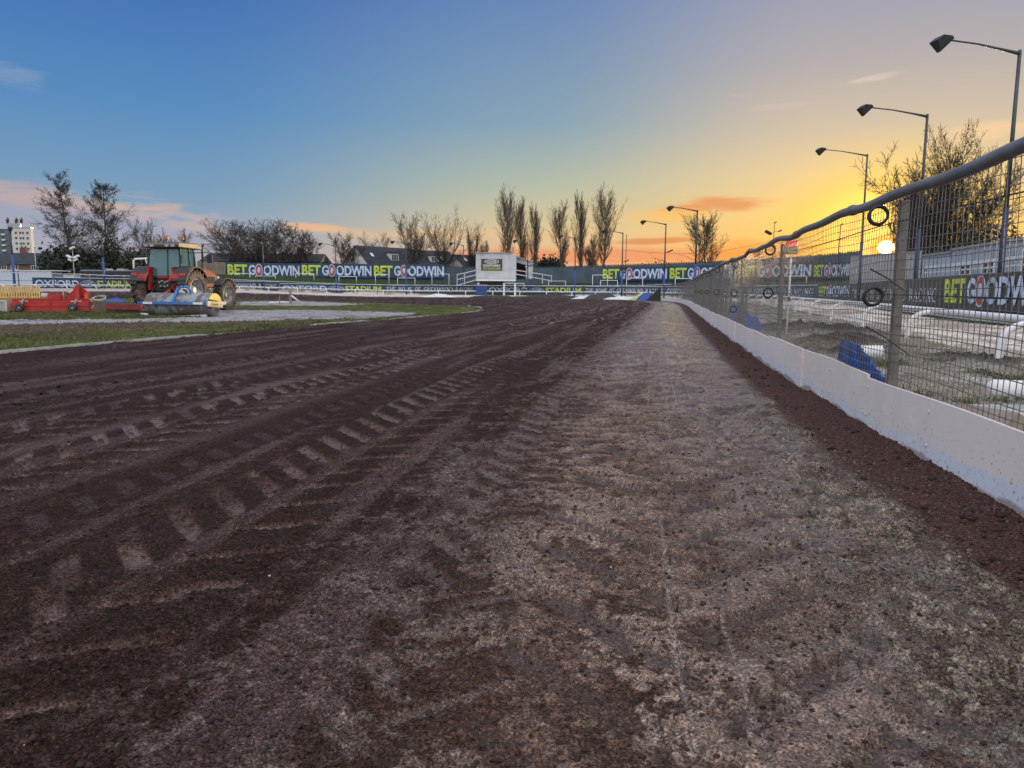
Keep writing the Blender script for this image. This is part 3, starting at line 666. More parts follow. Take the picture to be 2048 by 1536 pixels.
# wire mesh bay by bay
edges = [SB]+posts+[SE]
for i in range(len(edges)-1):
    KH = float(KHf(edges[i]))
    a, b = edges[i], edges[i+1]; near_ = a-P5
    pitch = .064 if near_ < 34 else (.125 if near_ < 75 else .25); r = .0029 if near_ < 6 else (.0030 if near_ < 45 else .0038)
    q = np.arange(a, b, pitch); j_ = rng.normal(0, .003, len(q)); wob_ = lambda q_, z_: .010*np.sin(q_*1.7+z_*3)+.006*np.sin(q_*4.1+z_)
    VV = []; QQ = []; n0 = 0
    zs = np.linspace(KH-.05, FH-.02, 6 if near_ < 12 else 3)
    for z0_, z1_ in zip(zs[:-1], zs[1:]):
        v_, q_ = segs(f3(q+j_*(z0_), z0_, .035+wob_(q, z0_)), f3(q+j_*(z1_), z1_, .035+wob_(q, z1_)), r, r, 4 if near_ < 12 else 3); VV.append(v_); QQ.append(q_+n0); n0 += len(v_)
    qh = np.linspace(a, b, 26 if near_ < 20 else 9)
    for jz, z in enumerate(np.arange(KH+.02, FH, .064*(1 if near_ < 40 else (1.6 if near_ < 80 else 3)))):
        sag = (.010*np.sin(qh*2.6+jz*.35)+.010*(fbm(qh*.9, qh*0+jz*.5, 2, 93)-.5)*2)*(1.9 if 3 < near_ < 14 and z < 1.0 else 1)
        A3 = f3(qh, z+sag, .035+wob_(qh, z)); v_, q_ = segs(A3[:-1], A3[1:], r, r, 4 if near_ < 12 else 3); VV.append(v_); QQ.append(q_+n0); n0 += len(v_)
    npmesh('wire_mesh', np.concatenate(VV), np.concatenate(QQ), M_wire, fence)
# tension cables and the coiled rings that hold them at each post
for z, q0_, q1_ in ((1.545, SB, P5+40), (1.03, P5-5, P5+40)):
    qq = np.arange(q0_, q1_, .5); mb = MB(); mb.tube(f3(qq, z+.006*np.sin(qq*1.3), .045), .0048, 5); mb.build('cable', M_dark, fence)
for i, q in enumerate(posts[:8]):
    for z in (1.61, 1.03)+((.70,) if i in (3,) else ()):
        c = f3(np.array([q]), z+.01*math.sin(i*3+z), .03)[0]; t_ = FP.nrm(np.array([q]))[0]; tn = np.array([-t_[1], t_[0]])
        mb = MB(); cc_ = (c[0]+(-.03 if True else 0)-t_[0]*.075, c[1]-t_[1]*.075, c[2])
        mb.torus(cc_, (tn[0], tn[1], .12), .062, .0105, 26, 7); mb.torus((cc_[0]+tn[0]*.022, cc_[1]+tn[1]*.022, cc_[2]-.006), (tn[0]+.1, tn[1], .05), .063, .008, 26, 6)
        mb.build('coiled_ring', M_black, fence, True)
# loose dark ties sticking out of the mesh
for (x0, y0, x1, y1, d) in ((1741, 538, 1813, 584, 5.05), (1732, 653, 1816, 708, 5.05)):
    a = W(x0, y0, d+.25); b = W(x1, y1, d-.25); m_ = (a+b)/2+np.array([0, 0, .01]); mb = MB(); mb.tube([a, m_, b], [.006, .005, .0035], 6); mb.build('loose_tie', M_black, fence, True)

# ---------------------------------------------------------------- running rail of the dog track
rail = thing('running_rail', 'round white running rail on curved white legs beside the sand track', 'rail', (0, 0, 0))
RO = 0.5
s_r0 = float(RAILP.near(np.array([6.0]), np.array([2.0]))[1][0])
rq = np.arange(s_r0, RAILP.len-10, .8)
def r3(q, off, z):
    q = np.atleast_1d(q); a = RAILP.at(q)+RAILP.nrm(q)*off; return np.concatenate([a, (np.asarray(z)+0*a[:, 0])[:, None]], 1)
def railz(q): 
    a = RAILP.at(np.atleast_1d(q)); return np.interp(a[:, 1], [0, 40, 100], [.64, .70, .86])+terr(a[:, 0], a[:, 1])*.7
mb = MB(); mb.tube(r3(rq, RO, railz(rq)), .062, 12); mb.build('rail_pipe', M_white, rail, True)
mb = MB(); mb.tube(r3(rq, RO+.05, railz(rq)-.10), .016, 6); mb.build('lower_pipe', M_white, rail, True)
qn = float(RAILP.near(np.array([7.1]), np.array([11.2]))[1][0]); leg_q = [qn-5.9, qn]; 
while leg_q[-1] < RAILP.len-12: leg_q.append(leg_q[-1]+(6.0 if leg_q[-1]-qn < 40 else 4.0))
for q in leg_q:
    z0_ = float(terr(*[np.array([c]) for c in RAILP.at(np.array([q]))[0]])[0]); zt = float(railz(q)[0])-.03
    a = RAILP.at(np.array([q]))[0]; n_ = RAILP.nrm(np.array([q]))[0]; pts = []; rad = []
    for t in np.linspace(0, 1, 11):
        if t < .35: o_, zz = .06*(t/.35), z0_-.08+(zt-z0_-.18)*(t/.35)
        else:
            an = (t-.35)/.65*math.pi/2; o_, zz = .06+(RO-.06)*(1-math.cos(an)), (zt-.26)+.26*math.sin(an)
        pts.append((a[0]+n_[0]*o_, a[1]+n_[1]*o_, zz)); rad.append(.062-.012*t)
    mb = MB(); mb.tube(pts, rad, 10); mb.build('leg', M_white, rail, True)

# ---------------------------------------------------------------- lettering
_G = {}
def fontmesh(s, bold=0.0):
    k_ = (s, bold)
    if k_ in _G: return _G[k_]
    c = bpy.data.curves.new('t', 'FONT'); c.body = s; c.offset = bold; c.resolution_u = 3
    o = link(bpy.data.objects.new('t', c)); bpy.context.view_layer.update()
    me = o.evaluated_get(bpy.context.evaluated_depsgraph_get()).to_mesh()
    v = np.array([p.co[:] for p in me.vertices]); f = [tuple(p.vertices) for p in me.polygons]
    bpy.data.objects.remove(o); bpy.data.curves.remove(c)
    lo = v.min(0); hi = v.max(0); v = (v-lo)/(hi-lo+1e-9); v[:, 2] = 0
    _G[k_] = (v, f, (hi-lo)[0]/(hi-lo)[1]); return _G[k_]
SERIF = {  # strokes: line x0 y0 x1 y1 width, or arc cx cy rx ry a0 a1 width
    'T': [(.5, 0, .5, 1, .13), (0, .97, 1, .97, .06), (.03, .8, .03, 1, .05), (.97, .8, .97, 1, .05), (.3, .02, .7, .02, .04)],
    'H': [(.15, 0, .15, 1, .12), (.85, 0, .85, 1, .12), (.15, .52, .85, .52, .06)]+[(x-.15, y, x+.15, y, .04) for x in (.15, .85) for y in (.02, .98)],
    'E': [(.15, 0, .15, 1, .12), (.0, .98, .85, .98, .05), (.0, .02, .9, .02, .05), (.15, .52, .65, .52, .05), (.84, .8, .84, 1, .05), (.9, 0, .9, .22, .05), (.65, .42, .65, .62, .04)],
    'F': [(.15, 0, .15, 1, .12), (.0, .98, .85, .98, .05), (.15, .52, .65, .52, .05), (.84, .8, .84, 1, .05), (.0, .02, .32, .02, .04), (.65, .42, .65, .62, .04)],
    'O': [('a', .5, .5, .42, .46, 0, 360, .11)], 'D': [(.15, 0, .15, 1, .12), ('a', .3, .5, .6, .47, -90, 90, .11), (.0, .02, .35, .02, .05), (0, .98, .35, .98, .05)],
    'C': [('a', .55, .5, .46, .46, 45, 315, .10), (.9, .7, .9, .95, .05)], 'G': [('a', .55, .5, .46, .46, 45, 320, .10), (.88, .05, .88, .42, .1), (.65, .42, 1, .42, .05), (.9, .7, .9, .95, .05)],
    'M': [(.1, 0, .1, 1, .06), (.9, 0, .9, 1, .11), (.1, 1, .5, .05, .1), (.5, .05, .9, 1, .05), (-.03, .02, .23, .02, .04), (.75, .02, 1.05, .02, .04)],
    'N': [(.12, 0, .12, 1, .06), (.88, 0, .88, 1, .06), (.12, 1, .88, 0, .12), (-.03, .02, .27, .02, .04), (.73, .98, 1.03, .98, .04)],
    'R': [(.15, 0, .15, 1, .12), ('a', .3, .74, .42, .24, -90, 90, .09), (.0, .98, .35, .98, .05), (.15, .5, .4, .5, .05), (.42, .5, .95, 0, .11), (.0, .02, .32, .02, .04)],
    'Y': [(.5, 0, .5, .5, .12), (.5, .48, .08, 1, .11), (.5, .48, .92, 1, .06), (.3, .02, .7, .02, .04), (-.06, .98, .24, .98, .04), (.78, .98, 1.06, .98, .04)],
    'U': [(.14, .35, .14, 1, .12), (.86, .35, .86, 1, .06), ('a', .5, .36, .36, .33, 180, 360, .09), (0, .98, .3, .98, .04), (.7, .98, 1, .98, .04)],
    'A': [(.5, 1, .08, 0, .05), (.5, 1, .92, 0, .12), (.25, .35, .75, .35, .05), (-.05, .02, .22, .02, .04), (.75, .02, 1.08, .02, .04)],
    'I': [(.5, 0, .5, 1, .13), (.3, .02, .7, .02, .04), (.3, .98, .7, .98, .04)]}
SW = {'I': .42, 'M': 1.15, 'E': .8, 'F': .78, ' ': .5}
def serifmesh(s):
    V_, F_, x, n0 = [], [], 0, 0
    SERIF_W = 1.55
    def quad(a, b, c, d):
        nonlocal n0
        V_.extend([a, b, c, d]); F_.append((n0, n0+1, n0+2, n0+3)); n0 += 4
    for ch in s:
        w_ = SW.get(ch, .88)*.75
        for k_ in SERIF.get(ch, ()):
            if k_[0] == 'a':
                _, cx, cy, rx, ry, a0, a1, t = k_; t *= SERIF_W; A_ = np.radians(np.linspace(a0, a1, 15))
                for p, q_ in zip(A_[:-1], A_[1:]):
                    e = lambda an, s_: (x+w_*(cx+(rx+s_*t/2)*math.cos(an)), cy+(ry+s_*t/4)*math.sin(an), 0)
                    quad(e(p, -1), e(q_, -1), e(q_, 1), e(p, 1))
            else:
                x0, y0, x1, y1, t = k_; t *= SERIF_W; X0, X1 = x+x0*w_, x+x1*w_; dx, dy = X1-X0, y1-y0; l = math.hypot(dx, dy); ox, oy = -dy/l*t/2*(w_ if abs(dy) > abs(dx) else 1), dx/l*t/2
                quad((X0-ox, y0-oy, 0), (X1-ox, y1-oy, 0), (X1+ox, y1+oy, 0), (X0+ox, y0+oy, 0))
        x += w_+.16
    v = np.array(V_); v[:, 0] /= x-.16; return v, F_, 1
def ringmesh(w0=1, n=30, cx=.5, cy=.5, rx=.5, ry=.5, t=.1, tx=None):
    A_ = np.linspace(0, 2*math.pi, n, endpoint=False); tx = tx or t
    v = [(cx+(rx-s_*tx)*math.cos(a), cy+(ry-s_*t)*math.sin(a), 0) for s_ in (0, 1) for a in A_]
    return np.array(v), [(i, (i+1) % n, (i+1) % n+n, i+n) for i in range(n)], 1
class Board:
    """a flat hoarding from plan point a (left as seen) to b, z from z0 to z1, facing the track"""
    def __init__(s, name, a, b, z0, z1, m, label, cat='advertising board', group=None, thick=.05, frame=None, z0b=None, z1b=None):
        s.a = np.array([a[0], a[1]]); s.b = np.array([b[0], b[1]]); s.z0 = z0; s.z1 = z1; s.L = np.linalg.norm(s.b-s.a)
        ang = math.atan2(*(s.b-s.a)[::-1]); s.o = thing(name, label, cat, (a[0], a[1], z0), ang, group); s.h = z1-z0
        mb = MB(); mb.box((s.L/2, thick/2, s.h/2), (s.L, thick, s.h)); mb.build('panel', m, s.o)
        if frame:
            mb = MB(); mb.box((s.L/2, -.01, s.h+.03), (s.L+.02, .09, .06)); mb.build('top_edge', frame, s.o)
        s.k = 0
    def put(s, V_, F_, x0, x1, y0, y1, m, name='lettering', lift=.006):
        """V_ in unit box; x, y as shares of the board"""
        v = np.zeros((len(V_), 3)); v[:, 0] = (x0+(x1-x0)*V_[:, 0])*s.L; v[:, 2] = (y0+(y1-y0)*V_[:, 1])*s.h; v[:, 1] = -lift-.004*s.k
        mb = MB(); mb.add(v, F_); s.k += 1; return mb.build(name, m, s.o)
    def text(s, txt, x0, x1, y0, y1, m, bold=.0, lift=.012, name='lettering'):
        v, f, _ = fontmesh(txt, bold); return s.put(v, f, x0, x1, y0, y1, m, name, lift)
    def serif(s, txt, x0, x1, y0, y1, m): v, f, _ = serifmesh(txt); return s.put(v, f, x0, x1, y0, y1, m, 'lettering', .012)
M_outl = mat('dark blue letter outline', (.03, .06, .16), .6)
def betboard(bd, x0, x1, y0, y1, outline=True):
    W_ = x1-x0; f = lambda t: x0+W_*t
    bd.text('BET', f(0), f(.265), y0, y1, M_green, .035)
    bd.text('G', f(.285), f(.372), y0, y1, M_lblue, .035)
    v, q, _ = ringmesh(t=.20, tx=.24)
    if outline:
        v2, q2, _ = ringmesh(t=.055, tx=.10); bd.put(v2, q2, f(.372), f(.478), y0-(y1-y0)*.12, y1+(y1-y0)*.10, M_lblue, 'ring')
    bd.put(v, q, f(.384), f(.466), y0-(y1-y0)*.04, y1+(y1-y0)*.04, M_redl, 'ring'); 
    A_ = np.linspace(0, 2*math.pi, 20, endpoint=False); dv = np.array([(.5+.5*math.cos(a), .5+.5*math.sin(a), 0) for a in A_])
    bd.put(dv, [tuple(range(20))], f(.404), f(.446), y0+(y1-y0)*.2, y1-(y1-y0)*.2, M_lblue, 'ring')
    bd.text('ODWIN', f(.485), f(1), y0, y1, M_lblue, .035)
# lower ring of hoardings
apx, _ = proj(np.c_[AP.P, np.full(len(AP.P), 1.)]); apd = AP.d
fwd = AP.P[:, 1] > 3
def ap_at(px):
    x = apx[fwd]; d_ = apd[fwd]; o = np.argsort(x); return AP.at(np.array([np.interp(px, x[o], d_[o])]))[0]
def zb(p): return tz(*p)
LOW = [  # left px, right px, kind, label
    (66, 265, 'ox', 'navy hoarding reading OXFORD STADIUM behind the red grader, leftmost of the ring'),
    (265, 362, 'thl', 'navy hoarding hidden behind the tractor at the far left'),
    (362, 558, 'th', 'navy greyhound racing hoarding just right of the tractor front wheel'),
    (560, 765, 'ox', 'navy OXFORD STADIUM hoarding below the middle yellow and blue betting sign'),
    (767, 952, 'th', 'navy greyhound racing hoarding left of the blue cabinet'),
    (974, 1165, 'ox', 'navy OXFORD STADIUM hoarding below the white booth ramp'),
    (1167, 1330, 'th', 'navy greyhound racing hoarding right of the white booth'),
    (1332, 1440, 'ox', 'navy OXFORD STADIUM hoarding where the far bend meets the mesh fence'),
    (1442, 1634, 'th', 'dark greyhound racing hoarding seen through the mesh under the red lamp'),
    (1636, 1702, 'bet', 'narrow betting hoarding on the bend seen through the mesh'),
    (1703, 1884, 'thb', 'charcoal hoarding with tall white serif letters behind the near fence post'),
    (1885, 2070, 'betb', 'charcoal betting hoarding with big letters at the right edge of the picture'),
    (2072, 2600, 'plain', 'charcoal hoarding continuing beyond the right edge')]
for (xa, xb, kd, lab) in LOW:
    a = ap_at(xa); b = ap_at(xb) if kd != 'plain' else AP.at(np.array([2.]))[0]
    z0_ = .50 if xa > 1600 else max(.5, (zb(a)+zb(b))/2+.02)
    bd = Board('hoarding', a, b, z0_-.02, z0_+1.22, M_charc if kd in ('thb', 'betb', 'plain', 'bet') else M_navy, lab, group='hoardings round the dog track', frame=M_white if xa < 1600 else None)
    if kd in ('betb', 'thb', 'plain'):
        mb = MB(); mb.box((bd.L/2, .04, -.28), (bd.L, .03, .56)); mb.build('base_board', M_green if 0 else M_dark, bd.o)
    if kd == 'ox':
        bd.text('OXFORD', .02, .435, .14, .80, M_lblue, .03)
        v, q, _ = ringmesh(t=.09, tx=.035); bd.put(v, q, .45, .60, .18, .78, M_lblue, 'logo'); bd.text('OXS', .475, .575, .34, .62, M_lblue, .02, name='logo')
        bd.text('STADIUM', .615, .985, .14, .80, M_green, .03)
    elif kd in ('th', 'thb'): bd.serif('THE HOME OF GREYHOUND RACING', .03, .97, *((.16, .74) if kd == 'th' else (.14, .62)), M_white)
    elif kd in ('bet', 'betb'): betboard(bd, .03, 1.12 if kd == 'betb' else .97, .16, .90, True)
# upper fence and big signs on the bank
BPTS = [(1712, 99), (1640, 106), (1560, 113), (1480, 118), (1410, 123), (1335, 127), (1270, 130.5), (1207, 133), (1100, 137), (1000, 139), (885, 139), (745, 137), (600, 133), (455, 127), (400, 123)]
BP = Path(catmull([W(*(BPTS[0][0]+20, 560), 97)[:2]]+[W(x, 560, d)[:2] for x, d in BPTS]+[W(360, 560, 120)[:2]], 6))
bpx, _ = proj(np.c_[BP.P, np.full(len(BP.P), 4.)])
def bp_at(px, off=0):
    o = np.argsort(bpx); q = np.array([np.interp(px, bpx[o], BP.d[o])]); return (BP.at(q)+BP.nrm(q)*off)[0]
def bz(px, y):
    p = bp_at(px); return float(W(px, y, p[1])[2])
pf = thing('perimeter_fence', 'tall blue grey steel palisade fence along the top of the grass bank', 'fence')
qs = np.arange(0, BP.len, .30); a = BP.at(qs)+BP.nrm(qs)*.35; topz = np.interp(qs, [0, 25, 60, BP.len], [6.3, 5.75, 5.05, 5.15]); mb = MB(); v = []; f = []
for i, (p, tzp) in enumerate(zip(a, topz)):
    n_ = BP.nrm(np.array([qs[i]]))[0]*(.07 if i % 2 else 0)
    v += [(p[0]+n_[0], p[1]+n_[1], 1.2), (p[0]+n_[0], p[1]+n_[1], tzp)]
f = [(2*i, 2*i+2, 2*i+3, 2*i+1) for i in range(len(a)-1)]
mb.add(v, f); mb.build('sheeting', M_steelblue, pf)
mb = MB(); v = []; f = []
for i in range(0, len(a)-1):
    p = a[i]; q_ = a[i+1]; m_ = (p+q_)/2; k_ = len(v); v += [(p[0], p[1]+.02, topz[i]), (q_[0], q_[1]+.02, topz[i]), (m_[0]+(q_-p)[0]*.12, m_[1]+.02, topz[i]+.28), (m_[0]-(q_-p)[0]*.12, m_[1]+.02, topz[i]+.28)]; f.append((k_, k_+1, k_+2, k_+3))
mb.add(v, f); mb.build('spikes', M_dark, pf)
for j, (xa, xb, y0, y1, lab) in enumerate([
    (453, 601, 554.5, 526, 'big navy betting sign on the bank, nearest the tractor'), (602, 745, 555, 527, 'big navy betting sign on the bank, middle of the three left of the booth'),
    (746, 890, 556, 528, 'big navy betting sign on the bank, first one left of the white booth'), (1204, 1336, 561, 534, 'big navy betting sign on the bank, first one right of the white booth'),
    (1338, 1474, 561, 531, 'big navy betting sign on the bank behind the wavy top rail of the fence'), (1476, 1625, 558, 526, 'big dark betting sign on the bank behind the red lamp'), (1627, 1706, 557, 524, 'narrow dark betting sign on the bank at the right end of the row')]):
    a = bp_at(xa); b = bp_at(xb); xm = (xa+xb)/2
    bd = Board('betting_sign', a, b, bz(xm, y0), bz(xm, y1), M_navy if j < 5 else M_charc, lab, 'advertising sign', 'big betting signs on the bank', .06)
    betboard(bd, .012, .985, .13, .86)

# ---------------------------------------------------------------- white tubular crush barriers on the bank
BAR = [(463, 500, 547, 561, 'behind the tractor, upper row'), (512, 551, 552, 563, 'under the first big sign, lower row'), (592, 628, 547, 562, 'under the gap of the first two big signs'), (678, 713, 553, 565, 'under the middle big sign, lower row'),
       (751, 778, 549, 565, 'under the left end of the third big sign'), (795, 830, 556, 569, 'lower row under the third big sign'), (864, 898, 548, 563, 'upper row just left of the booth ramp'), (1097, 1131, 562, 574, 'just right of the booth ramp'),
       (1185, 1215, 550, 568, 'upper row left of the sign right of the booth'), (1201, 1235, 561, 574, 'lower row right of the booth'), (1253, 1285, 556, 571, 'under the sign right of the booth'), (1350, 1382, 557, 574, 'near where the fence top dips'),
       (1428, 1462, 555, 572, 'seen through the mesh left of the second fence post'), (1562, 1612, 552, 570, 'seen through the mesh right of the red lamp')]
for (xa, xb, y0, y1, lab) in BAR:
    d = bp_at((xa+xb)/2)[1]-8.5; a = W(xa, y1, d); b = W(xb, y1, d); t0 = W(xa, y0, d); t1 = W(xb, y0, d)
    za = min(a[2], tz(a[0], a[1])); o = thing('crush_barrier', 'white tubular crush barrier '+lab, 'barrier', (a[0], a[1], za), group='crush barriers on the grass bank')
    A0 = a-np.array([a[0], a[1], za]); B0 = b-np.array([a[0], a[1], za]); hh = t0[2]-za
    for p in (A0, B0): mb = MB(); mb.tube([(p[0], p[1], -.1), (p[0], p[1], hh)], .05, 6); mb.build('leg', M_white, o, True)
    mb = MB(); mb.tube([(A0[0], A0[1], hh), (B0[0], B0[1], hh)], .055, 6); mb.build('top_bar', M_white, o, True)

# ---------------------------------------------------------------- lamp posts
def lamp_post(px, ytop, d, lat, label, blue=.45, r=.062, flood=0, ln=2.65):
    ln = {2040: 2.8, 1855: 3.1, 1735: 3.4}.get(px, ln)
    p = at(px, d); top = W(px, ytop, d); p[0] = top[0]; H_ = top[2]-p[2]
    o = thing('lamp_post', label, 'lamp post', (p[0], p[1], p[2]), group='track lamp posts')
    hb = H_*blue; mb = MB(); mb.tube([(0, 0, -.2), (0, 0, hb)], [r*1.5, r*1.35], 10); mb.build('painted_base', M_poleblue if d > 60 else M_poledk, o, True)
    mb = MB(); mb.tube([(0, 0, hb), (0, 0, H_)], [r*1.05, r*.8], 10); mb.build('pole', M_polegreen, o, True)
    dx, dy = -lat, -math.sqrt(max(0, 1-lat*lat)); 
    mb = MB(); mb.tube([(0, 0, H_-.12), (dx*ln*.25, dy*ln*.25, H_-.02), (dx*ln*.6, dy*ln*.6, H_+.10), (dx*ln, dy*ln, H_+.16)], [r*.9, r*.6, r*.42, r*.4], 8); mb.build('arm', M_polegreen, o, True)
    # floodlight hood at the tip of the arm
    pr = [(0, 0), (.08, .08), (.40, .09), (.60, -.08), (.38, -.42), (.05, -.06)]; v = []; sx, sy = -dy, dx
    for w_ in (-.22, .22):
        for a_, z_ in pr:
            k_ = 1 if z_ > -.3 else .35; v.append((dx*(ln-.06+a_)+sx*w_*k_, dy*(ln-.06+a_)+sy*w_*k_, H_+.16+z_))
    n_ = len(pr); f = [tuple(range(n_)), tuple(range(2*n_-1, n_-1, -1))]+[(i, i+n_, (i+1) % n_+n_, (i+1) % n_) for i in range(n_)]
    mb = MB(); mb.add(v, f); mb.build('lamp_head', M_dark, o)
    if flood:
        mb = MB(); zz = H_*flood; mb.beam((0, 0, zz), (.45, -.1, zz+.16), .05); mb.box((.55, -.12, zz+.20), (.6, .4, .14), Matrix.Rotation(-.45, 3, 'Y')); mb.build('floodlight', M_dark, o)
    return o
LAMPS = [(2040, 100, 27, .985, 'tall dark lamp post nearest the camera at the right edge', .42, .075, .0), (1855, 228, 37.5, .985, 'tall lamp post in front of the big bare tree', .42, .075, 0), (1735, 308, 54, .98, 'tall lamp post just left of the setting sun', .42, .07, 0),
         (1395, 420, 72, .95, 'lamp post in front of the lone brown bare tree', .42, .085, .55), (1332, 447, 87, .95, 'lamp post against orange sky left of the lone brown tree', .36, .085, .62),
         (1246, 465, 101, .9, 'lamp post with a tall arm just right of the last poplar', .40, .085, .55), (1151, 476, 112, .8, 'lamp post standing before the right group of poplars', .45, .085, .50), (1056, 485, 118, .7, 'lamp post in front of the right side of the white booth', .44, .085, .55),
         (927, 490, 120, .6, 'lamp post just left of the white booth', .44, .085, 0), (812, 487, 119, .6, 'lamp post in front of the dark roofed houses', .42, .085, .5), (671, 491, 116, .6, 'slim pale lamp post right of the broad bare trees', .42, .085, .5), (525, 485, 110, .5, 'slim lamp post in front of the broad bare trees', .42, .085, .5),
         (203, 472, 88, .15, 'dark lamp post in front of the right of the two tall trees', .60, .085, 0), (21, 462, 78, -.55, 'dark blue lamp post in front of the tower block', .60, .085, 0)]
for (px, y, d, lat, lab, bl, r, fl) in LAMPS: lamp_post(px, y, d, lat, lab, bl, r, fl)
def mast(px, y0, d, label, heads, r=.05, white=False):
    p = at(px, d); t = W(px, y0, d); o = thing('floodlight_mast', label, 'mast', (t[0], p[1], p[2])); H_ = t[2]-p[2]
    mb = MB(); mb.tube([(0, 0, -.2), (0, 0, H_)], [r*1.4, r], 8); mb.build('pole', M_dark if not white else M_galv, o, True)
    for (fx, fz, s_) in heads:
        mb = MB(); mb.beam((0, 0, H_*fz), (fx, 0, H_*fz+.05), .06); mb.box((fx, -.05, H_*fz+.08), (s_, s_*.7, s_*.35), Matrix.Rotation(.5 if fx < 0 else -.5, 3, 'Y')); mb.build('lamp_head', M_dark if not white else M_white, o)
mast(1549, 446, 118, 'thin dark mast rising behind the second fence post', [(.1, 1, .4), (-.9, .83, 1.0), (.9, .86, .5)])
mast(1681, 450, 100, 'thin pole against the yellow sky left of the sun', [(.1, 1, .3)])
mast(145, 497, 105, 'thin mast with a cluster of white lamps before the two tall trees', [(-.5, .78, .7), (.5, .78, .7), (0, 1, .6), (-.4, .70, .5), (.4, .70, .5)], white=True)
mast(69, 495, 110, 'thin grey pole just right of the tower block', [(.1, 1, .3)], white=True)
mast(1253, 471, 118, 'slim plain mast right beside the lamp post by the last poplar', [(0, 1, .2), (-.5, .45, .9)])
# overhead wire between the masts
mb = MB(); a = W(1246, 500, 101); b = W(1549, 479, 118); c = W(2100, 430, 118)
mb.tube([a*(1-t)+b*t-np.array([0, 0, 1.2*math.sin(math.pi*t)]) for t in np.linspace(0, 1, 12)]+[b*(1-t)+c*t-np.array([0, 0, 1.5*math.sin(math.pi*t)]) for t in np.linspace(.08, 1, 12)], .018, 4)
tag(mb.build('overhead_wire', M_dark), 'thin dark overhead wire crossing the orange sky', 'wire')

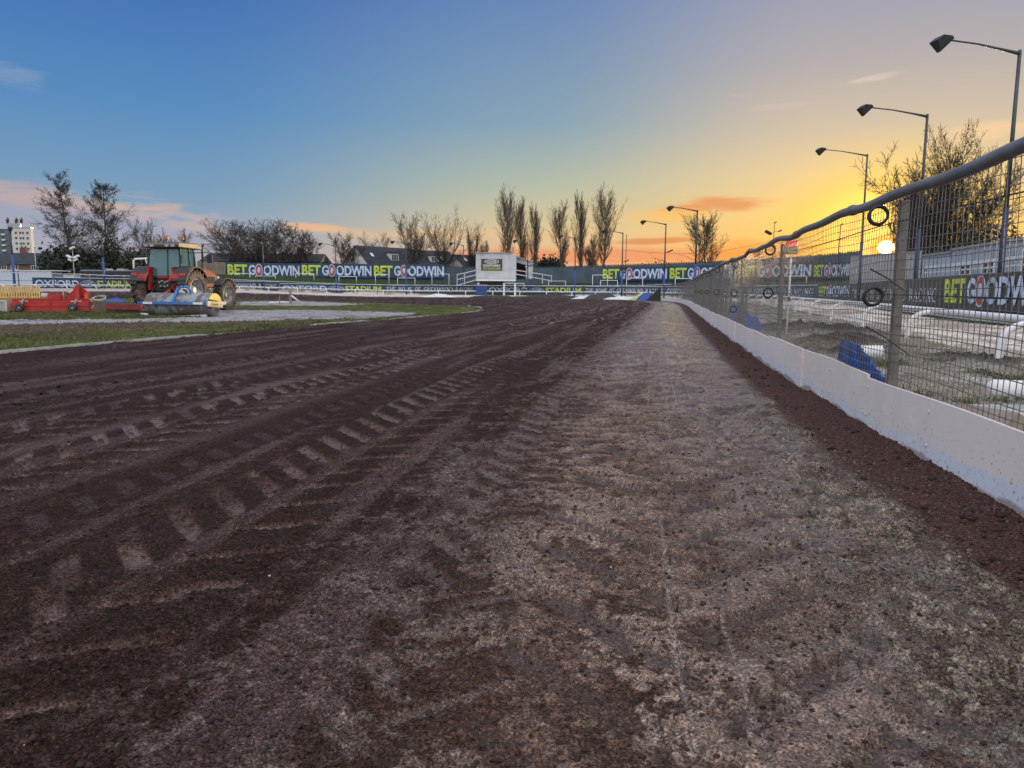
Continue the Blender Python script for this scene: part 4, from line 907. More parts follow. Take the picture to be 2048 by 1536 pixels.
# ---------------------------------------------------------------- bare winter trees
def grow(kind, seed):
    """skeleton of a tree as sticks (p, q, r0, r1, level), about one unit tall"""
    rd = random.Random(seed); T = []
    def nz(v): 
        l = math.sqrt(v[0]**2+v[1]**2+v[2]**2)+1e-9; return (v[0]/l, v[1]/l, v[2]/l)
    def tilt(d, ang, spin):
        h = (0, 0, 1) if abs(d[2]) < .9 else (1, 0, 0)
        x = nz((d[1]*h[2]-d[2]*h[1], d[2]*h[0]-d[0]*h[2], d[0]*h[1]-d[1]*h[0])); y = (d[1]*x[2]-d[2]*x[1], d[2]*x[0]-d[0]*x[2], d[0]*x[1]-d[1]*x[0])
        s_, c_ = math.sin(ang), math.cos(ang); a, b = math.cos(spin)*s_, math.sin(spin)*s_
        return nz(tuple(d[i]*c_+x[i]*a+y[i]*b for i in range(3)))
    K = dict(poplar=dict(mx=3, up=[.0, .20, .16, .12], wig=[.02, .05, .10, .15], nc=[2.5, 1.9, 1.5], ang=[.55, .45, .5], ln=[.30, .42, .45], n=[14, 7, 4, 3]),
             spread=dict(mx=4, up=[.05, .06, .05, .05, .03], wig=[.05, .12, .18, .22, .25], nc=[0, 1.3, 1.5, 1.5], ang=[.7, .65, .75, .8], ln=[1, .62, .55, .50], n=[3, 6, 5, 4, 3]),
             vase=dict(mx=3, up=[.05, .10, .12, .1], wig=[.03, .06, .12, .18], nc=[0, 1.8, 1.5], ang=[.45, .40, .55], ln=[1, .42, .45], n=[3, 8, 5, 3]),
             fan=dict(mx=4, up=[.05, .05, .05, .04, .03], wig=[.04, .07, .14, .2, .24], nc=[0, 1.25, 1.6, 1.7], ang=[.85, .46, .6, .7], ln=[1, .52, .52, .50], n=[2, 8, 5, 4, 3]),
             alder=dict(mx=3, up=[.02, .03, .04, .05], wig=[.03, .12, .2, .25], nc=[2.9, 1.8, 1.7], ang=[1.15, .8, .8], ln=[.36, .42, .45], n=[17, 7, 4, 3]))[kind]
    def br(p, d, L_, r, lev):
        n = K['n'][lev]; st_ = L_/n; last = lev == K['mx']
        for i in range(n):
            t = i/n; w_ = K['wig'][lev]
            d = nz((d[0]+rd.gauss(0, w_), d[1]+rd.gauss(0, w_), d[2]+rd.gauss(0, w_)*.7+K['up'][lev]))
            q = (p[0]+d[0]*st_, p[1]+d[1]*st_, p[2]+d[2]*st_); ra = r*(1-.72*t); rb = r*(1-.72*(i+1)/n)
            T.append((p, q, ra, rb, lev))
            if not last and (lev > 0 or kind in ('poplar', 'alder')):
                c = K['nc'][lev]; m = int(c)+(rd.random() < c-int(c))
                if lev == 0 and t < (.10 if kind == 'poplar' else .16): m = 0
                for _ in range(m):
                    prof = 1.0
                    if lev == 0: prof = {'poplar': .55+.75*math.sin(math.pi*min(1, t*.95+.08)), 'alder': max(.34, 1.15-.95*t)*(.7+.5*rd.random())}[kind]
                    else: prof = 1-.45*t
                    l2 = L_*K['ln'][lev]*prof*rd.uniform(.65, 1.15)
                    br(q, tilt(d, K['ang'][lev]*rd.uniform(.7, 1.25), rd.uniform(0, 6.283)), l2, max(rb*.55, .0010), lev+1)
            p = q
        if lev == 0 and kind in ('spread', 'vase', 'fan'):
            m = 6 if kind == 'spread' else (14 if kind == 'fan' else 9)
            for k_ in range(m): br(p, tilt(d, K['ang'][0]*(rd.uniform(.35, 1.15) if kind != 'fan' else .10+.80*math.sqrt(((k_*7) % m+.5)/m)), 6.283*k_/m+rd.uniform(-.3, .3)), (.48 if kind == 'spread' else (.80 if kind == 'fan' else .70))*rd.uniform(.8 if kind != 'fan' else .92, 1.1), r*.45, 1)
        elif not last and lev > 0:
            for _ in range(2): br(p, tilt(d, .35, rd.uniform(0, 6.283)), L_*.45, max(r*.28, .001), lev+1)
    if kind in ('poplar', 'alder'): br((0, 0, 0), (0, 0, 1), 1.0, .016 if kind == 'poplar' else .013, 0)
    else: br((0, 0, 0), (0, 0, 1), .16 if kind == 'vase' else (.09 if kind == 'fan' else .14), .022, 0)
    P0 = np.array([t[0] for t in T]); P1 = np.array([t[1] for t in T]); r0 = np.array([t[2] for t in T]); r1 = np.array([t[3] for t in T]); lv = np.array([t[4] for t in T])
    hz = np.percentile(P1[:, 2], 99.6); wx = np.percentile(np.abs(P1[:, :2]), 98.5)
    for P in (P0, P1): P[:, 2] /= hz; P[:, :2] /= wx*2
    return P0, P1, r0/hz, r1/hz, lv
SK = {}
def leaf_quads(P, n, size, seed):
    rg = np.random.default_rng(seed); i = rg.integers(0, len(P), n); c = P[i]+rg.normal(0, size*1.3, (n, 3)); a = rg.normal(0, 1, (n, 3)); a /= np.linalg.norm(a, axis=1)[:, None]
    b = np.cross(a, rg.normal(0, 1, (n, 3))); b /= np.linalg.norm(b, axis=1)[:, None]; s_ = size*rg.uniform(.5, 1.2, (n, 1))
    V_ = np.stack([c-a*s_, c-b*s_*.6, c+a*s_, c+b*s_*.6], 1).reshape(-1, 3); return V_, np.arange(4*n).reshape(n, 4)
def tree(name, px, ytop, wpx, d, kind, seed, label, group=None, twig=.02, bark=None, twm=None, leaves=0, leafm=None, tl=1, leafs=.25):
    if (kind, seed) not in SK: SK[(kind, seed)] = grow(kind, seed)
    P0, P1, r0, r1, lv = SK[(kind, seed)]
    g0 = at(px, d); H_ = W(px, ytop, d)[2]-g0[2]; Wd = wpx/FPX*d; S_ = np.array([Wd, Wd, H_])
    o = thing(name, label, 'tree', (g0[0], g0[1], g0[2]), random.random()*.6, group)
    r0 = np.maximum(r0*H_, twig); r1 = np.maximum(r1*H_, twig*.8)
    m = lv <= tl; v, q = segs(P0[m]*S_, P1[m]*S_, r0[m], r1[m], 5); npmesh('trunk', v, q, bark or M_bark, o)
    m = ~m; v, q = segs(P0[m]*S_, P1[m]*S_, r0[m], r1[m], 3); npmesh('crown', v, q, twm or M_twig, o)
    if leaves:
        tips = (P1[m]*S_)[lv[m] >= lv.max()-1]; v, q = leaf_quads(tips, leaves, leafs, seed); npmesh('leaves', v, q, leafm or M_leaf, o)
    return o
TR = [  # name, px, ytop, width, depth, kind, seed, label, extra
    ('alder_tree', 146, 346, 112, 150, 'alder', 1, 'tallest dark tree on the left with two close stems, still holding leaves', dict(leaves=6500, leafs=.11)),
    ('alder_tree', 212, 370, 118, 148, 'alder', 2, 'dark leafy tree right of the tallest one, behind the red grader', dict(leaves=6500, leafs=.11)),
    ('bare_tree', 298, 437, 84, 170, 'spread', 3, 'pale bare tree rising left of the tractor cab', {}),
    ('bare_tree', 356, 458, 60, 175, 'spread', 4, 'small bare tree right above the tractor cab', {}),
    ('bare_tree', 478, 440, 110, 150, 'spread', 5, 'broad dense bare tree, leftmost of the wide clump behind the big signs', dict(twig=.028)),
    ('bare_tree', 520, 446, 95, 158, 'spread', 6, 'second bare tree from the left in the wide clump behind the big signs', dict(twig=.028)),
    ('bare_tree', 563, 438, 105, 152, 'spread', 5, 'tallest bare tree in the middle of the wide clump behind the big signs', dict(twig=.028)),
    ('bare_tree', 612, 452, 85, 155, 'spread', 6, 'bare tree at the right end of the wide clump behind the big signs', dict(twig=.028)),
    ('bare_tree', 690, 465, 75, 160, 'spread', 3, 'bare tree just left of the first white gable', {}),
    ('bare_tree', 752, 466, 80, 230, 'spread', 4, 'low bare tree behind the slate roof of the first house', {}),
    ('bare_tree', 822, 426, 88, 175, 'spread', 3, 'tall round headed bare tree behind the middle of the house roofs', {}),
    ('bare_tree', 888, 421, 78, 185, 'vase', 7, 'bare tree with many upright limbs left of the booth', dict(twig=.03)),
    ('bare_tree', 945, 447, 40, 185, 'vase', 8, 'narrow pollard with upright limbs close left of the booth', dict(twig=.03)),
    ('bare_tree', 968, 482, 30, 200, 'spread', 4, 'small thin bare tree peeping above the booth roof left corner', {}),
    ('poplar_tree', 1014, 376, 44, 175, 'poplar', 9, 'tallest poplar of the left group, above the white booth', {}),
    ('poplar_tree', 1044, 397, 32, 180, 'poplar', 10, 'middle poplar of the left group', {}),
    ('poplar_tree', 1072, 411, 34, 178, 'poplar', 11, 'shortest poplar of the left group, right of the booth', {}),
    ('poplar_tree', 1122, 404, 42, 178, 'poplar', 10, 'leftmost poplar of the right group', {}),
    ('poplar_tree', 1162, 388, 38, 182, 'poplar', 11, 'middle poplar of the right group', {}),
    ('poplar_tree', 1206, 374, 50, 176, 'poplar', 9, 'broad tallest poplar at the right end of the right group', {}),
    ('bare_tree', 1183, 470, 36, 190, 'spread', 4, 'small dark bare tree between the two last poplars', {}),
    ('bare_tree', 1409, 428, 74, 150, 'poplar', 12, 'lone brown bare tree against the orange sky', dict(twig=.026)),
    ('bare_tree', 1902, 272, 236, 66, 'fan', 13, 'big bare tree behind the pale cabins at the right', dict(twig=.019)),
    ('bare_tree', 1840, 352, 120, 72, 'fan', 14, 'smaller bare tree low on the left side of the big one at the right', dict(twig=.014)),
    ('bare_tree', 1812, 372, 80, 74, 'spread', 4, 'thin bare tree just right of the setting sun', dict(twig=.012)),
]
for (nm, px, yt, wp, d, kd, sd, lab, ex) in TR:
    ex['twig'] = ex.get('twig', .022)*(.78 if kd != 'spread' or d > 100 else 1)
    if kd == 'poplar': ex['bark'] = M_barkpale if px > 1000 and px < 1300 else M_bark; ex['twm'] = ex['bark']
    tree(nm, px, yt, wp*(1.06 if kd != 'poplar' else .96), d, kd, sd, lab, {'poplar_tree': 'row of bare poplars', 'bare_tree': 'bare winter trees', 'alder_tree': 'dark leafy trees'}[nm], **ex)
# evergreen bushes and ivy, many small leaves on stems
def bush(px, ytop, wpx, d, label, n, seed, m=M_ivy, leafs=.3, name='evergreen_bush', lobes=7):
    rg = np.random.default_rng(seed); g0 = at(px, d); H_ = W(px, ytop, d)[2]-g0[2]; Wd = wpx/FPX*d
    o = thing(name, label, 'bush', tuple(g0)); P0 = []; P1 = []
    for _ in range(lobes*9):
        a = rg.uniform(0, 6.283); r_ = math.sqrt(rg.uniform(0, 1))*Wd*.45; h = H_*(.55+.45*math.sqrt(max(0, 1-(2*r_/Wd)**2)))*rg.uniform(.55, 1.0)
        P0.append((math.cos(a)*r_*.3, math.sin(a)*r_*.3, 0)); P1.append((math.cos(a)*r_, math.sin(a)*r_, h))
    P0 = np.array(P0); P1 = np.array(P1); v, q = segs(P0, P1, .08, .02, 4); npmesh('stems', v, q, M_bark, o)
    t = rg.uniform(.25, 1.0, (n, 1))**.7; i = rg.integers(0, len(P0), n); C_ = P0[i]*(1-t)+P1[i]*t+rg.normal(0, Wd*.028+.12, (n, 3))*np.array([1, 1, .8]); C_ = C_[C_[:, 2] > 0]
    v, q = leaf_quads(C_, n, leafs, seed+1); v[:, 2] = np.maximum(v[:, 2], -.2); npmesh('leaves', v, q, m, o)
bush(128, 488, 84, 140, 'dark evergreen mass at the foot of the tallest tree', 5200, 20, leafs=.38)
bush(165, 492, 110, 138, 'dark evergreen between the two tall trees', 5000, 21, leafs=.38)
bush(238, 470, 90, 150, 'dark green rounded tree low to the right of the second tall tree', 3600, 22, m=M_leaf, leafs=.32)
bush(276, 492, 60, 140, 'low dark bush left of the tractor cab', 2600, 23, m=M_leaf, leafs=.32)
bush(1095, 508, 78, 190, 'low dark evergreen between the two poplar groups', 3800, 24, leafs=.4)
bush(1985, 440, 190, 60, 'dark ivy covered hedge mass above the pale cabins', 9000, 25, leafs=.17)
bush(2090, 450, 130, 50, 'dark hedge at the very right edge', 4500, 26, leafs=.17)
bush(1870, 470, 90, 64, 'leafy base of the big bare tree', 2600, 27, leafs=.14, m=M_leaf)
bush(1320, 521, 110, 170, 'thin low scrub above the palisade on the skyline', 700, 28, leafs=.25, m=M_twig)

# ---------------------------------------------------------------- buildings
def front(px, d, label, name, cat, rz=0, base=None):
    g0 = at(px, d); z = g0[2] if base is None else base
    o = thing(name, label, cat, (g0[0], g0[1], z), rz); return o, g0, z
def zt(px, y, d): return float(W(px, y, d)[2])
def window(o, x, z, w_, h_, y=-.03, fm=None, n=2, axis='X', name='window'):
    """frame with panes, set on a face looking along -y (or +-x)"""
    def tr(v):
        v = np.array(v, float); return v if axis == 'X' else np.stack([v[..., 1], v[..., 0], v[..., 2]], -1)
    mb = MB(); t = max(.05, w_*.07)
    for (cx, cz, sx, sz) in ((x, z+h_/2, w_+t, t), (x, z-h_/2, w_+t, t), (x-w_/2, z, t, h_-t), (x+w_/2, z, t, h_-t))+tuple((x-w_/2+w_*k_/n, z, t*.7, h_-t) for k_ in range(1, n)):
        mb.box((cx, y-.02, cz) if axis == 'X' else (y-.02, cx, cz), (sx, .06, sz) if axis == 'X' else (.06, sx, sz))
    fr = mb.build(name, fm or M_white, o); mb = MB(); mb.box((x, y, z) if axis == 'X' else (y, x, z), (w_-t*.5, .03, h_-t*.5) if axis == 'X' else (.03, w_-t*.5, h_-t*.5)); mb.build('pane', M_glass, fr)
    return fr
# tower block
d = 420; sc = d/FPX
o, g0, z = front(46, d, 'distant pale tower block with aerials on its roof at the far left', 'tower_block', 'tower block', R(8), 0)
Ht_ = zt(46, 456, d)
mb = MB(); mb.box((1.2, 1.5, Ht_/2), (10.2, 3, Ht_)); mb.build('wall', M_render, o)
mb = MB(); mb.box((-7.6, 2.5, Ht_/2-.3), (7.2, 5, Ht_-.6)); mb.build('side_wing', M_steelblue, o)
mb = MB(); mb.box((1.2, 1.5, Ht_+.25), (10.6, 3.4, .5)); mb.build('parapet', M_galv, o)
mb = MB(); mb.box((-2.5, 2, Ht_+1.5), (6, 2, 2)); mb.build('plant_room', M_galv, o)
for k_, x in enumerate((-6, -1.5, 1.0)):
    mb = MB(); mb.tube([(x, 2, Ht_+1.5), (x, 2, Ht_+6)], .18, 5)
    for dz_ in (3.6, 4.6): mb.box((x+.5, 2, Ht_+dz_), (.5, .5, 1.4)); mb.box((x-.5, 2, Ht_+dz_-.4), (.5, .5, 1.4))
    mb.build('aerial', M_dark, o)
for r_ in range(7):
    zz = Ht_-2.6-2.9*r_
    for x, w_ in ((-1.6, 1.1), (.6, 1.0), (2.0, 1.0), (4.3, 1.1)): window(o, x+.3, zz, w_, 1.2, fm=M_galv)
    for x in (-10.0, -6.0): window(o, x, zz, 1.3, 1.5, fm=M_render)
    mb = MB(); mb.box((-7.6, -.5, zz-1.1), (1.8, 1.0, 1.0)); mb.build('balcony', M_render, o)
# long brick terraces
def terrace(px0, px1, d, yr, ye, label, chim, wins, dep=9, base=-.3, hip=False):
    o, g0, z = front(px0, d, label, 'terraced_house', 'house', 0, 0); L_ = (px1-px0)/FPX*d; pm = (px0+px1)/2; h1 = zt(pm, ye, d)+.2; h2 = zt(pm, yr, d+dep/2)
    mb = MB(); mb.box((L_/2, dep/2, h1/2), (L_, dep, h1)); mb.build('wall', M_brick, o)
    mb = MB(); hp = 2.5 if hip else .0; e = .35
    mb.add([(-e, -e, h1-.1), (L_+e, -e, h1-.1), (L_+e, dep+e, h1-.1), (-e, dep+e, h1-.1), (hp, dep/2, h2), (L_-hp, dep/2, h2)], [(0, 1, 5, 4), (2, 3, 4, 5), (1, 2, 5), (3, 0, 4), (3, 2, 1, 0)])
    rf = mb.build('roof', M_slate, o)
    for pxc in chim:
        x = (pxc-px0)/FPX*d; mb = MB(); mb.box((x, dep/2, h2+.3), (1.3, .8, 1.6)); [mb.tube([(x+s_, dep/2, h2+1.1), (x+s_, dep/2, h2+1.45)], .13, 6) for s_ in (-.35, .35)]; mb.build('chimney', M_brick, rf)
    for (a_, b_, y0, y1) in wins: window(o, ((a_+b_)/2-px0)/FPX*d, zt(a_, (y0+y1)/2, d), (b_-a_)/FPX*d, (y1-y0)/FPX*d, n=3)
terrace(-60, 218, 150, 506, 530, 'long brick terrace with dark roof behind the white trailer', (25, 188), [(2, 17, 529, 539), (26, 40, 529, 539), (66, 80, 531, 540), (90, 104, 533, 541), (112, 122, 535, 541)], 9)
terrace(224, 300, 152, 513, 528, 'dark roofed brick house left of the tractor cab', (240,), [(262, 272, 532, 540)], 9, hip=True)
terrace(405, 640, 158, 507, 524, 'long dark roofed terrace above the first two big signs', (468, 512, 590), [], 9)
# white gabled houses with dormers
def gable(px, d, yr, ye, W_, L_, al, label, dorm=(), sky=()):
    h1 = zt(px, ye, d); h2 = zt(px, yr, d); o, g0, z = front(px, d, label, 'gabled_house', 'house', al, 0)
    mb = MB(); mb.prism([(-W_/2, 0), (W_/2, 0), (W_/2, h1), (0, h2-.15), (-W_/2, h1)], 0, L_, 'YZ'); mb.build('wall', M_render, o)
    mb = MB(); e = .4; sl_ = (h2-h1)/(W_/2)
    for s_ in (-1, 1):
        a = (W_/2+e)*s_; za = h1-sl_*e
        mb.add([(-.25, 0, h2+.05), (L_, 0, h2+.05), (L_, a, za+.05), (-.25, a, za+.05), (-.25, 0, h2-.1), (L_, 0, h2-.1), (L_, a, za-.12), (-.25, a, za-.12)], [(0, 1, 2, 3), (7, 6, 5, 4), (0, 3, 7, 4), (2, 1, 5, 6), (3, 2, 6, 7)])
    rf = mb.build('roof', M_slate, o)
    for x in dorm:
        dz_ = h1+(h2-h1)*.18; dh = (h2-h1)*.48; y = -W_/2*.72
        mb = MB(); mb.box((x, y/2-.1, dz_+dh/2), (2.6, -y, dh)); dm = mb.build('dormer', M_render, rf); mb = MB(); mb.box((x, y/2-.15, dz_+dh+.07), (3.0, -y+.4, .16)); mb.build('dormer_roof', M_slate, rf)
        window(o, x, dz_+dh*.5, 2.1, dh*.7, y-.12, n=4)
    for x in sky:
        zz = h1+(h2-h1)*.5; y = -(W_/2)*.5; th = math.atan(sl_); mb = MB(); mb.box((x, y-.06, zz+.14), (.7, 1.2, .06), Matrix.Rotation(th, 3, 'X')); mb.build('skylight', M_white, rf)
    return o
gable(712, 182, 491, 529, 10.0, 19, R(50), 'white gabled house with long slate roof and one dormer, left of the others', (9.2,), (3.0,))
gable(806, 200, 499, 531, 8.5, 15, R(40), 'slate roofed house with a dormer between the other two gabled houses', (8.0,), (2.5, 11))
gable(909, 186, 509, 531, 6.5, 12, R(46), 'small white gabled house tucked left of the booth', (), (2.2,))
M_booth = mat('dull white boarding', (.50, .52, .56), .6, 0, .12, .8, dirt=(.34, .33, .31), dirtamt=.2)
# the white judges booth with its ramps
d = 118; o, g0, z = front(992, d, 'white timber booth on the bank with a dark stadium sign on its front', 'booth', 'booth', R(3)); s_ = d/FPX
def bx_(x): return (x-992)*s_
def bzz(y): return zt(992, y, d)-z
mb = MB(); mb.prism([(bx_(952), bzz(558)), (bx_(1032), bzz(558)), (bx_(1032), bzz(509)), (bx_(1012), bzz(505.5)), (bx_(952), bzz(506))], 0, 3.2, 'XZ'); mb.build('front_wall', M_booth, o)
mb = MB(); mb.prism([(bx_(1032), bzz(512)), (bx_(1066), bzz(523)), (bx_(1066), bzz(532)), (bx_(1032), bzz(523))], 1.2, 4.6, 'XZ'); mb.box(((bx_(1053)+bx_(1066))/2, 2.9, (bzz(532)+bzz(556))/2), (bx_(1066)-bx_(1053), 3.3, bzz(532)-bzz(556))); mb.build('side_wing', M_booth, o)
mb = MB(); mb.box(((bx_(1032)+bx_(1053))/2, 3.8, (bzz(523)+bzz(558))/2), (bx_(1053)-bx_(1032), .1, bzz(523)-bzz(558))); mb.build('doorway', M_dark, o)
mb = MB(); mb.add([(bx_(950), -.2, bzz(505)), (bx_(1010), -.2, bzz(504.5)), (bx_(1010), 4.9, bzz(504.5)), (bx_(950), 4.9, bzz(505)), (bx_(1067), -.2+1, bzz(522)), (bx_(1067), 4.9, bzz(522))], [(0, 1, 2, 3), (1, 4, 5, 2)]); so_ = mb.build('roof', M_galv, o)
m_ = so_.modifiers.new('t', 'SOLIDIFY'); m_.thickness = .12
mb = MB(); mb.box((bx_(992), 1.2, (bzz(558)+bzz(562))/2-.02), (bx_(1034)-bx_(956), 2.6, bzz(558)-bzz(562)-.04)); mb.build('sill_beam', M_white, o)
for x in (957, 1008, 1030): mb = MB(); mb.box((bx_(x), .3, bzz(574)/2+.2), (.28, .28, bzz(562)-.1)); mb.build('leg', M_white, o)
mb = MB(); mb.box((bx_(984), 1.6, bzz(567)), (bx_(1006)-bx_(960), .1, bzz(561.5)-bzz(573))); mb.build('undercroft', M_dark, o)
# sign on the front
sg = MB(); x0, x1, z0_, z1_ = bx_(962.5), bx_(1004), bzz(541), bzz(518); sg.box(((x0+x1)/2, -.05, (z0_+z1_)/2), (x1-x0, .06, z1_-z0_)); sgo = sg.build('sign', M_charc, o)
def onsign(v, f, a, b, c, e, m, nm='lettering', lift=.095):
    q = np.zeros((len(v), 3)); q[:, 0] = x0+(x1-x0)*(a+(b-a)*v[:, 0]); q[:, 2] = z0_+(z1_-z0_)*(c+(e-c)*v[:, 1]); q[:, 1] = -lift; mb = MB(); mb.add(q, f); mb.build(nm, m, sgo)
v, f, _ = fontmesh('OXFORD', .03); onsign(v, f, .09, .91, .33, .52, M_white); v, f, _ = fontmesh('STADIUM', .03); onsign(v, f, .09, .91, .07, .26, M_tarpy)
v, f, _ = ringmesh(t=.11, tx=.05); onsign(v, f, .16, .84, .58, .96, M_white, 'logo'); v, f, _ = fontmesh('OXS', .02); onsign(v, f, .28, .72, .68, .86, M_white, 'logo', .10)
# ramps with rails, one each side
for (nm, pts, y_) in (('ramp_rail', [(915, 550), (952, 541)], -.3), ('ramp_rail', [(915, 560), (952, 550)], -.3), ('ramp_rail', [(913, 572), (952, 560)], -.3), ('ramp_rail', [(1032, 540), (1103, 551)], -.2), ('ramp_rail', [(1032, 548), (1103, 561)], -.2), ('ramp_rail', [(1010, 566), (1047, 567)], -.8)):
    mb = MB(); a, b = pts; mb.beam((bx_(a[0]), y_, bzz(a[1])), (bx_(b[0]), y_, bzz(b[1])), .10, .13); mb.build(nm, M_booth, o)
for (x, ya, yb, y_) in ((915, 549, 573, -.3), (930, 545, 570, -.3), (1060, 544, 558, -.2), (1084, 548, 567, -.2), (1102, 550, 564, -.2), (1047, 565, 576, -.8)):
    mb = MB(); mb.box((bx_(x), y_, (bzz(ya)+bzz(yb))/2), (.10, .10, bzz(ya)-bzz(yb))); mb.build('ramp_post', M_booth, o)
# timber and sheet walls at both ends of the bank
a = W(396, 560, 119); b = W(452, 560, 124); bd = Board('boarded_wall', a[:2], b[:2], 1.2, zt(425, 523, 121), M_beige, 'weathered vertical boarded wall left of the first big sign', 'wall')
for k_ in range(1, 14): 
    mb = MB(); mb.box((bd.L*k_/14, -.012, bd.h/2), (.05, .03, bd.h)); mb.build('batten', M_beige, bd.o)
# corrugated grey wall on the right
a = W(1700, 560, 66)[:2]; b = W(1838, 560, 49)[:2]; Lc = np.linalg.norm(b-a); n_ = 90; mb = MB(); v = []
dirn_ = (b-a)/Lc; nn_ = np.array([dirn_[1], -dirn_[0]])
for i in range(n_+1):
    p = a+(b-a)*i/n_+nn_*(.04*(1 if i % 4 < 2 else -1)); zt_ = 4.0-.45*i/n_; v += [(p[0]-a[0], p[1]-a[1], -.2), (p[0]-a[0], p[1]-a[1], zt_)]
mb.add(v, [(2*i, 2*i+2, 2*i+3, 2*i+1) for i in range(n_)]); o = thing('corrugated_wall', 'tall pale grey corrugated sheet wall below the setting sun', 'wall', (a[0], a[1], .1)); mb.build('sheeting', M_corr, o)
mb = MB(); mb.beam((0, 0, 4.04), (b[0]-a[0], b[1]-a[1], 3.6), .12, .1); mb.build('capping', M_galv, o)
# pale cabins behind the right hoarding
def cabin(pxa, da, pxb, db, ztop, label, wins, door=None):
    a = W(pxa, 560, da)[:2]; b = W(pxb, 560, db)[:2]; L_ = np.linalg.norm(b-a); ang = math.atan2(b[1]-a[1], b[0]-a[0])
    o = thing('site_cabin', label, 'cabin', (a[0], a[1], .15), ang, 'pale site cabins'); mb = MB(); mb.box((L_/2, 1.35, ztop/2), (L_, 2.7, ztop)); mb.build('body', M_pale, o, bevel=.03)
    mb = MB(); mb.box((L_/2, 1.35, ztop+.06), (L_+.2, 2.9, .12)); mb.build('roof', M_galv, o)
    for i in range(1, int(L_/1.2)): mb = MB(); mb.box((i*1.2, -.012, ztop/2), (.05, .03, ztop-.1)); mb.build('panel_joint', M_galv, o)
    for (x, w_) in wins: window(o, L_*x, ztop*.66, w_, .62, n=2, fm=M_white)
    return o
cabin(1842, 47.5, 1898, 43.2, 3.15, 'pale blue grey cabin left of the windowed one behind the hoarding', [(.2, .6)])
cabin(1900, 43, 2020, 35.0, 3.28, 'long pale cabin with two small dark windows behind the dark hoarding', [(.30, 1.5), (.68, 1.5)])
cabin(2026, 34.5, 2200, 27.5, 3.25, 'pale cabin at the right edge behind the lamp post', [(.2, 1.2)])
a = W(1850, 560, 41.5); b = W(2120, 560, 26.0); mb = MB()
for zz, w_ in ((2.42, .16), (2.14, .08)): mb.beam((a[0], a[1], zz), (b[0], b[1], zz), .10, w_)
tag(mb.build('gutter_rail', M_white), 'white double rail running in front of the pale cabins', 'rail')
# ---------------------------------------------------------------- vehicles and boxes behind the left hoarding
d = 100; s_ = d/FPX
def boxthing(name, pxa, pxb, yt, yb, d, dep, m, label, cat, rz=0):
    a = W(pxa, 560, d); zt_ = zt(pxa, yt, d); zb_ = zt(pxa, yb, d); o = thing(name, label, cat, (a[0], a[1], zb_), rz); return o, (pxb-pxa)/FPX*d, zt_-zb_
o, L_, h_ = boxthing('white_trailer', -60, 111, 541, 574, 100, 2.5, M_white, 'long white box trailer at the far left behind the yellow timber', 'trailer')
mb = MB(); mb.box((L_/2-.3, 1.25, h_/2), (L_-.6, 2.5, h_)); mb.build('body', mat('trailer white', (.55, .63, .74), .5, var=.06), o, bevel=.05)
mb = MB(); mb.box((L_/2+.1, 1.25, h_+.05), (L_+.9, 2.7, .1)); mb.build('roof', M_white, o)
mb = MB(); mb.box((L_/2-.3, -.015, h_*.42), (L_-.8, .03, .06)); mb.build('side_trim', M_galv, o)
for x in (L_*.25, L_*.38, L_*.8): mb = MB(); mb.lathe([(.01, -.12), (.42, -.12), (.48, -.05), (.48, .05), (.42, .12), (.01, .12)], 'Y', 18, (x, .2, -.05)); mb.build('wheel', M_black, o, True)
o, L_, h_ = boxthing('small_container', 127, 149, 551.5, 574, 98, 1, M_white, 'small pale box container between the white trailer and the dark coach', 'container')
mb = MB(); mb.box((L_/2, .7, h_/2), (L_, 1.4, h_)); mb.build('body', mat('trailer white', (0, 0, 0)), o, bevel=.04); mb = MB(); mb.box((L_/2, .7, h_+.04), (L_+.08, 1.5, .08)); mb.build('lid', M_white, o)
o, L_, h_ = boxthing('dark_coach', 158, 268, 541, 580, 103, 2.5, M_navy, 'long dark coach with pale roof trim behind the left hoarding', 'coach')
mb = MB(); mb.box((L_/2, 1.25, h_/2), (L_, 2.5, h_)); mb.build('body', mat('coach paint', (.012, .022, .04), .35, var=.2), o, bevel=.12)
mb = MB(); mb.box((L_/2+.1, 1.25, h_+.05), (L_-.4, 2.4, .1)); [mb.box((L_*x, 1.2, h_+.2), (1.5, 1.2, .22)) for x in (.55, .68)]; mb.build('roof_trim', M_galv, o)
for k_ in range(5): mb = MB(); mb.box((L_*(.14+.18*k_), -.02, h_*.62), (L_*.15, .03, h_*.34)); mb.build('window', M_glass, o)
for x in (.2, .75): mb = MB(); mb.lathe([(.01, -.12), (.42, -.12), (.48, 0), (.42, .12), (.01, .12)], 'Y', 18, (L_*x, .1, .3)); mb.build('wheel', M_black, o, True)
# white portal frame left of the tractor cab
o, L_, h_ = boxthing('white_gantry', 269, 312, 518, 566, 90, 2, M_white, 'white portal frame standing behind the left fender of the tractor', 'gantry')
mb = MB(); mb.tube([(0, 0, -.4), (0, 0, h_-.2), (.18, 0, h_), (L_, 0, h_+.12)], .11, 8); mb.build('frame', M_white, o, True); mb = MB(); mb.beam((L_*.55, 0, h_*1.0), (L_*.75, 0, h_*.5), .10); mb.build('brace', M_white, o)
mb = MB(); mb.box((L_*.5, .8, h_*.35), (L_*.8, 1.4, h_*.7)); mb.build('body', M_beige, o)
# blue cabinet by the booth
o, L_, h_ = boxthing('blue_cabinet', 951, 973, 570, 592, 108, 2, M_blue, 'blue cabinet standing in the gap of the hoardings below the booth', 'cabinet')
mb = MB(); mb.box((L_/2, .5, h_/2-.2), (L_, 1.0, h_+.4)); mb.build('body', M_poleblue, o, bevel=.03); mb = MB(); mb.box((L_/2, .5, h_+.05), (L_+.2, 1.2, .08)); mb.build('lid', M_beige, o)

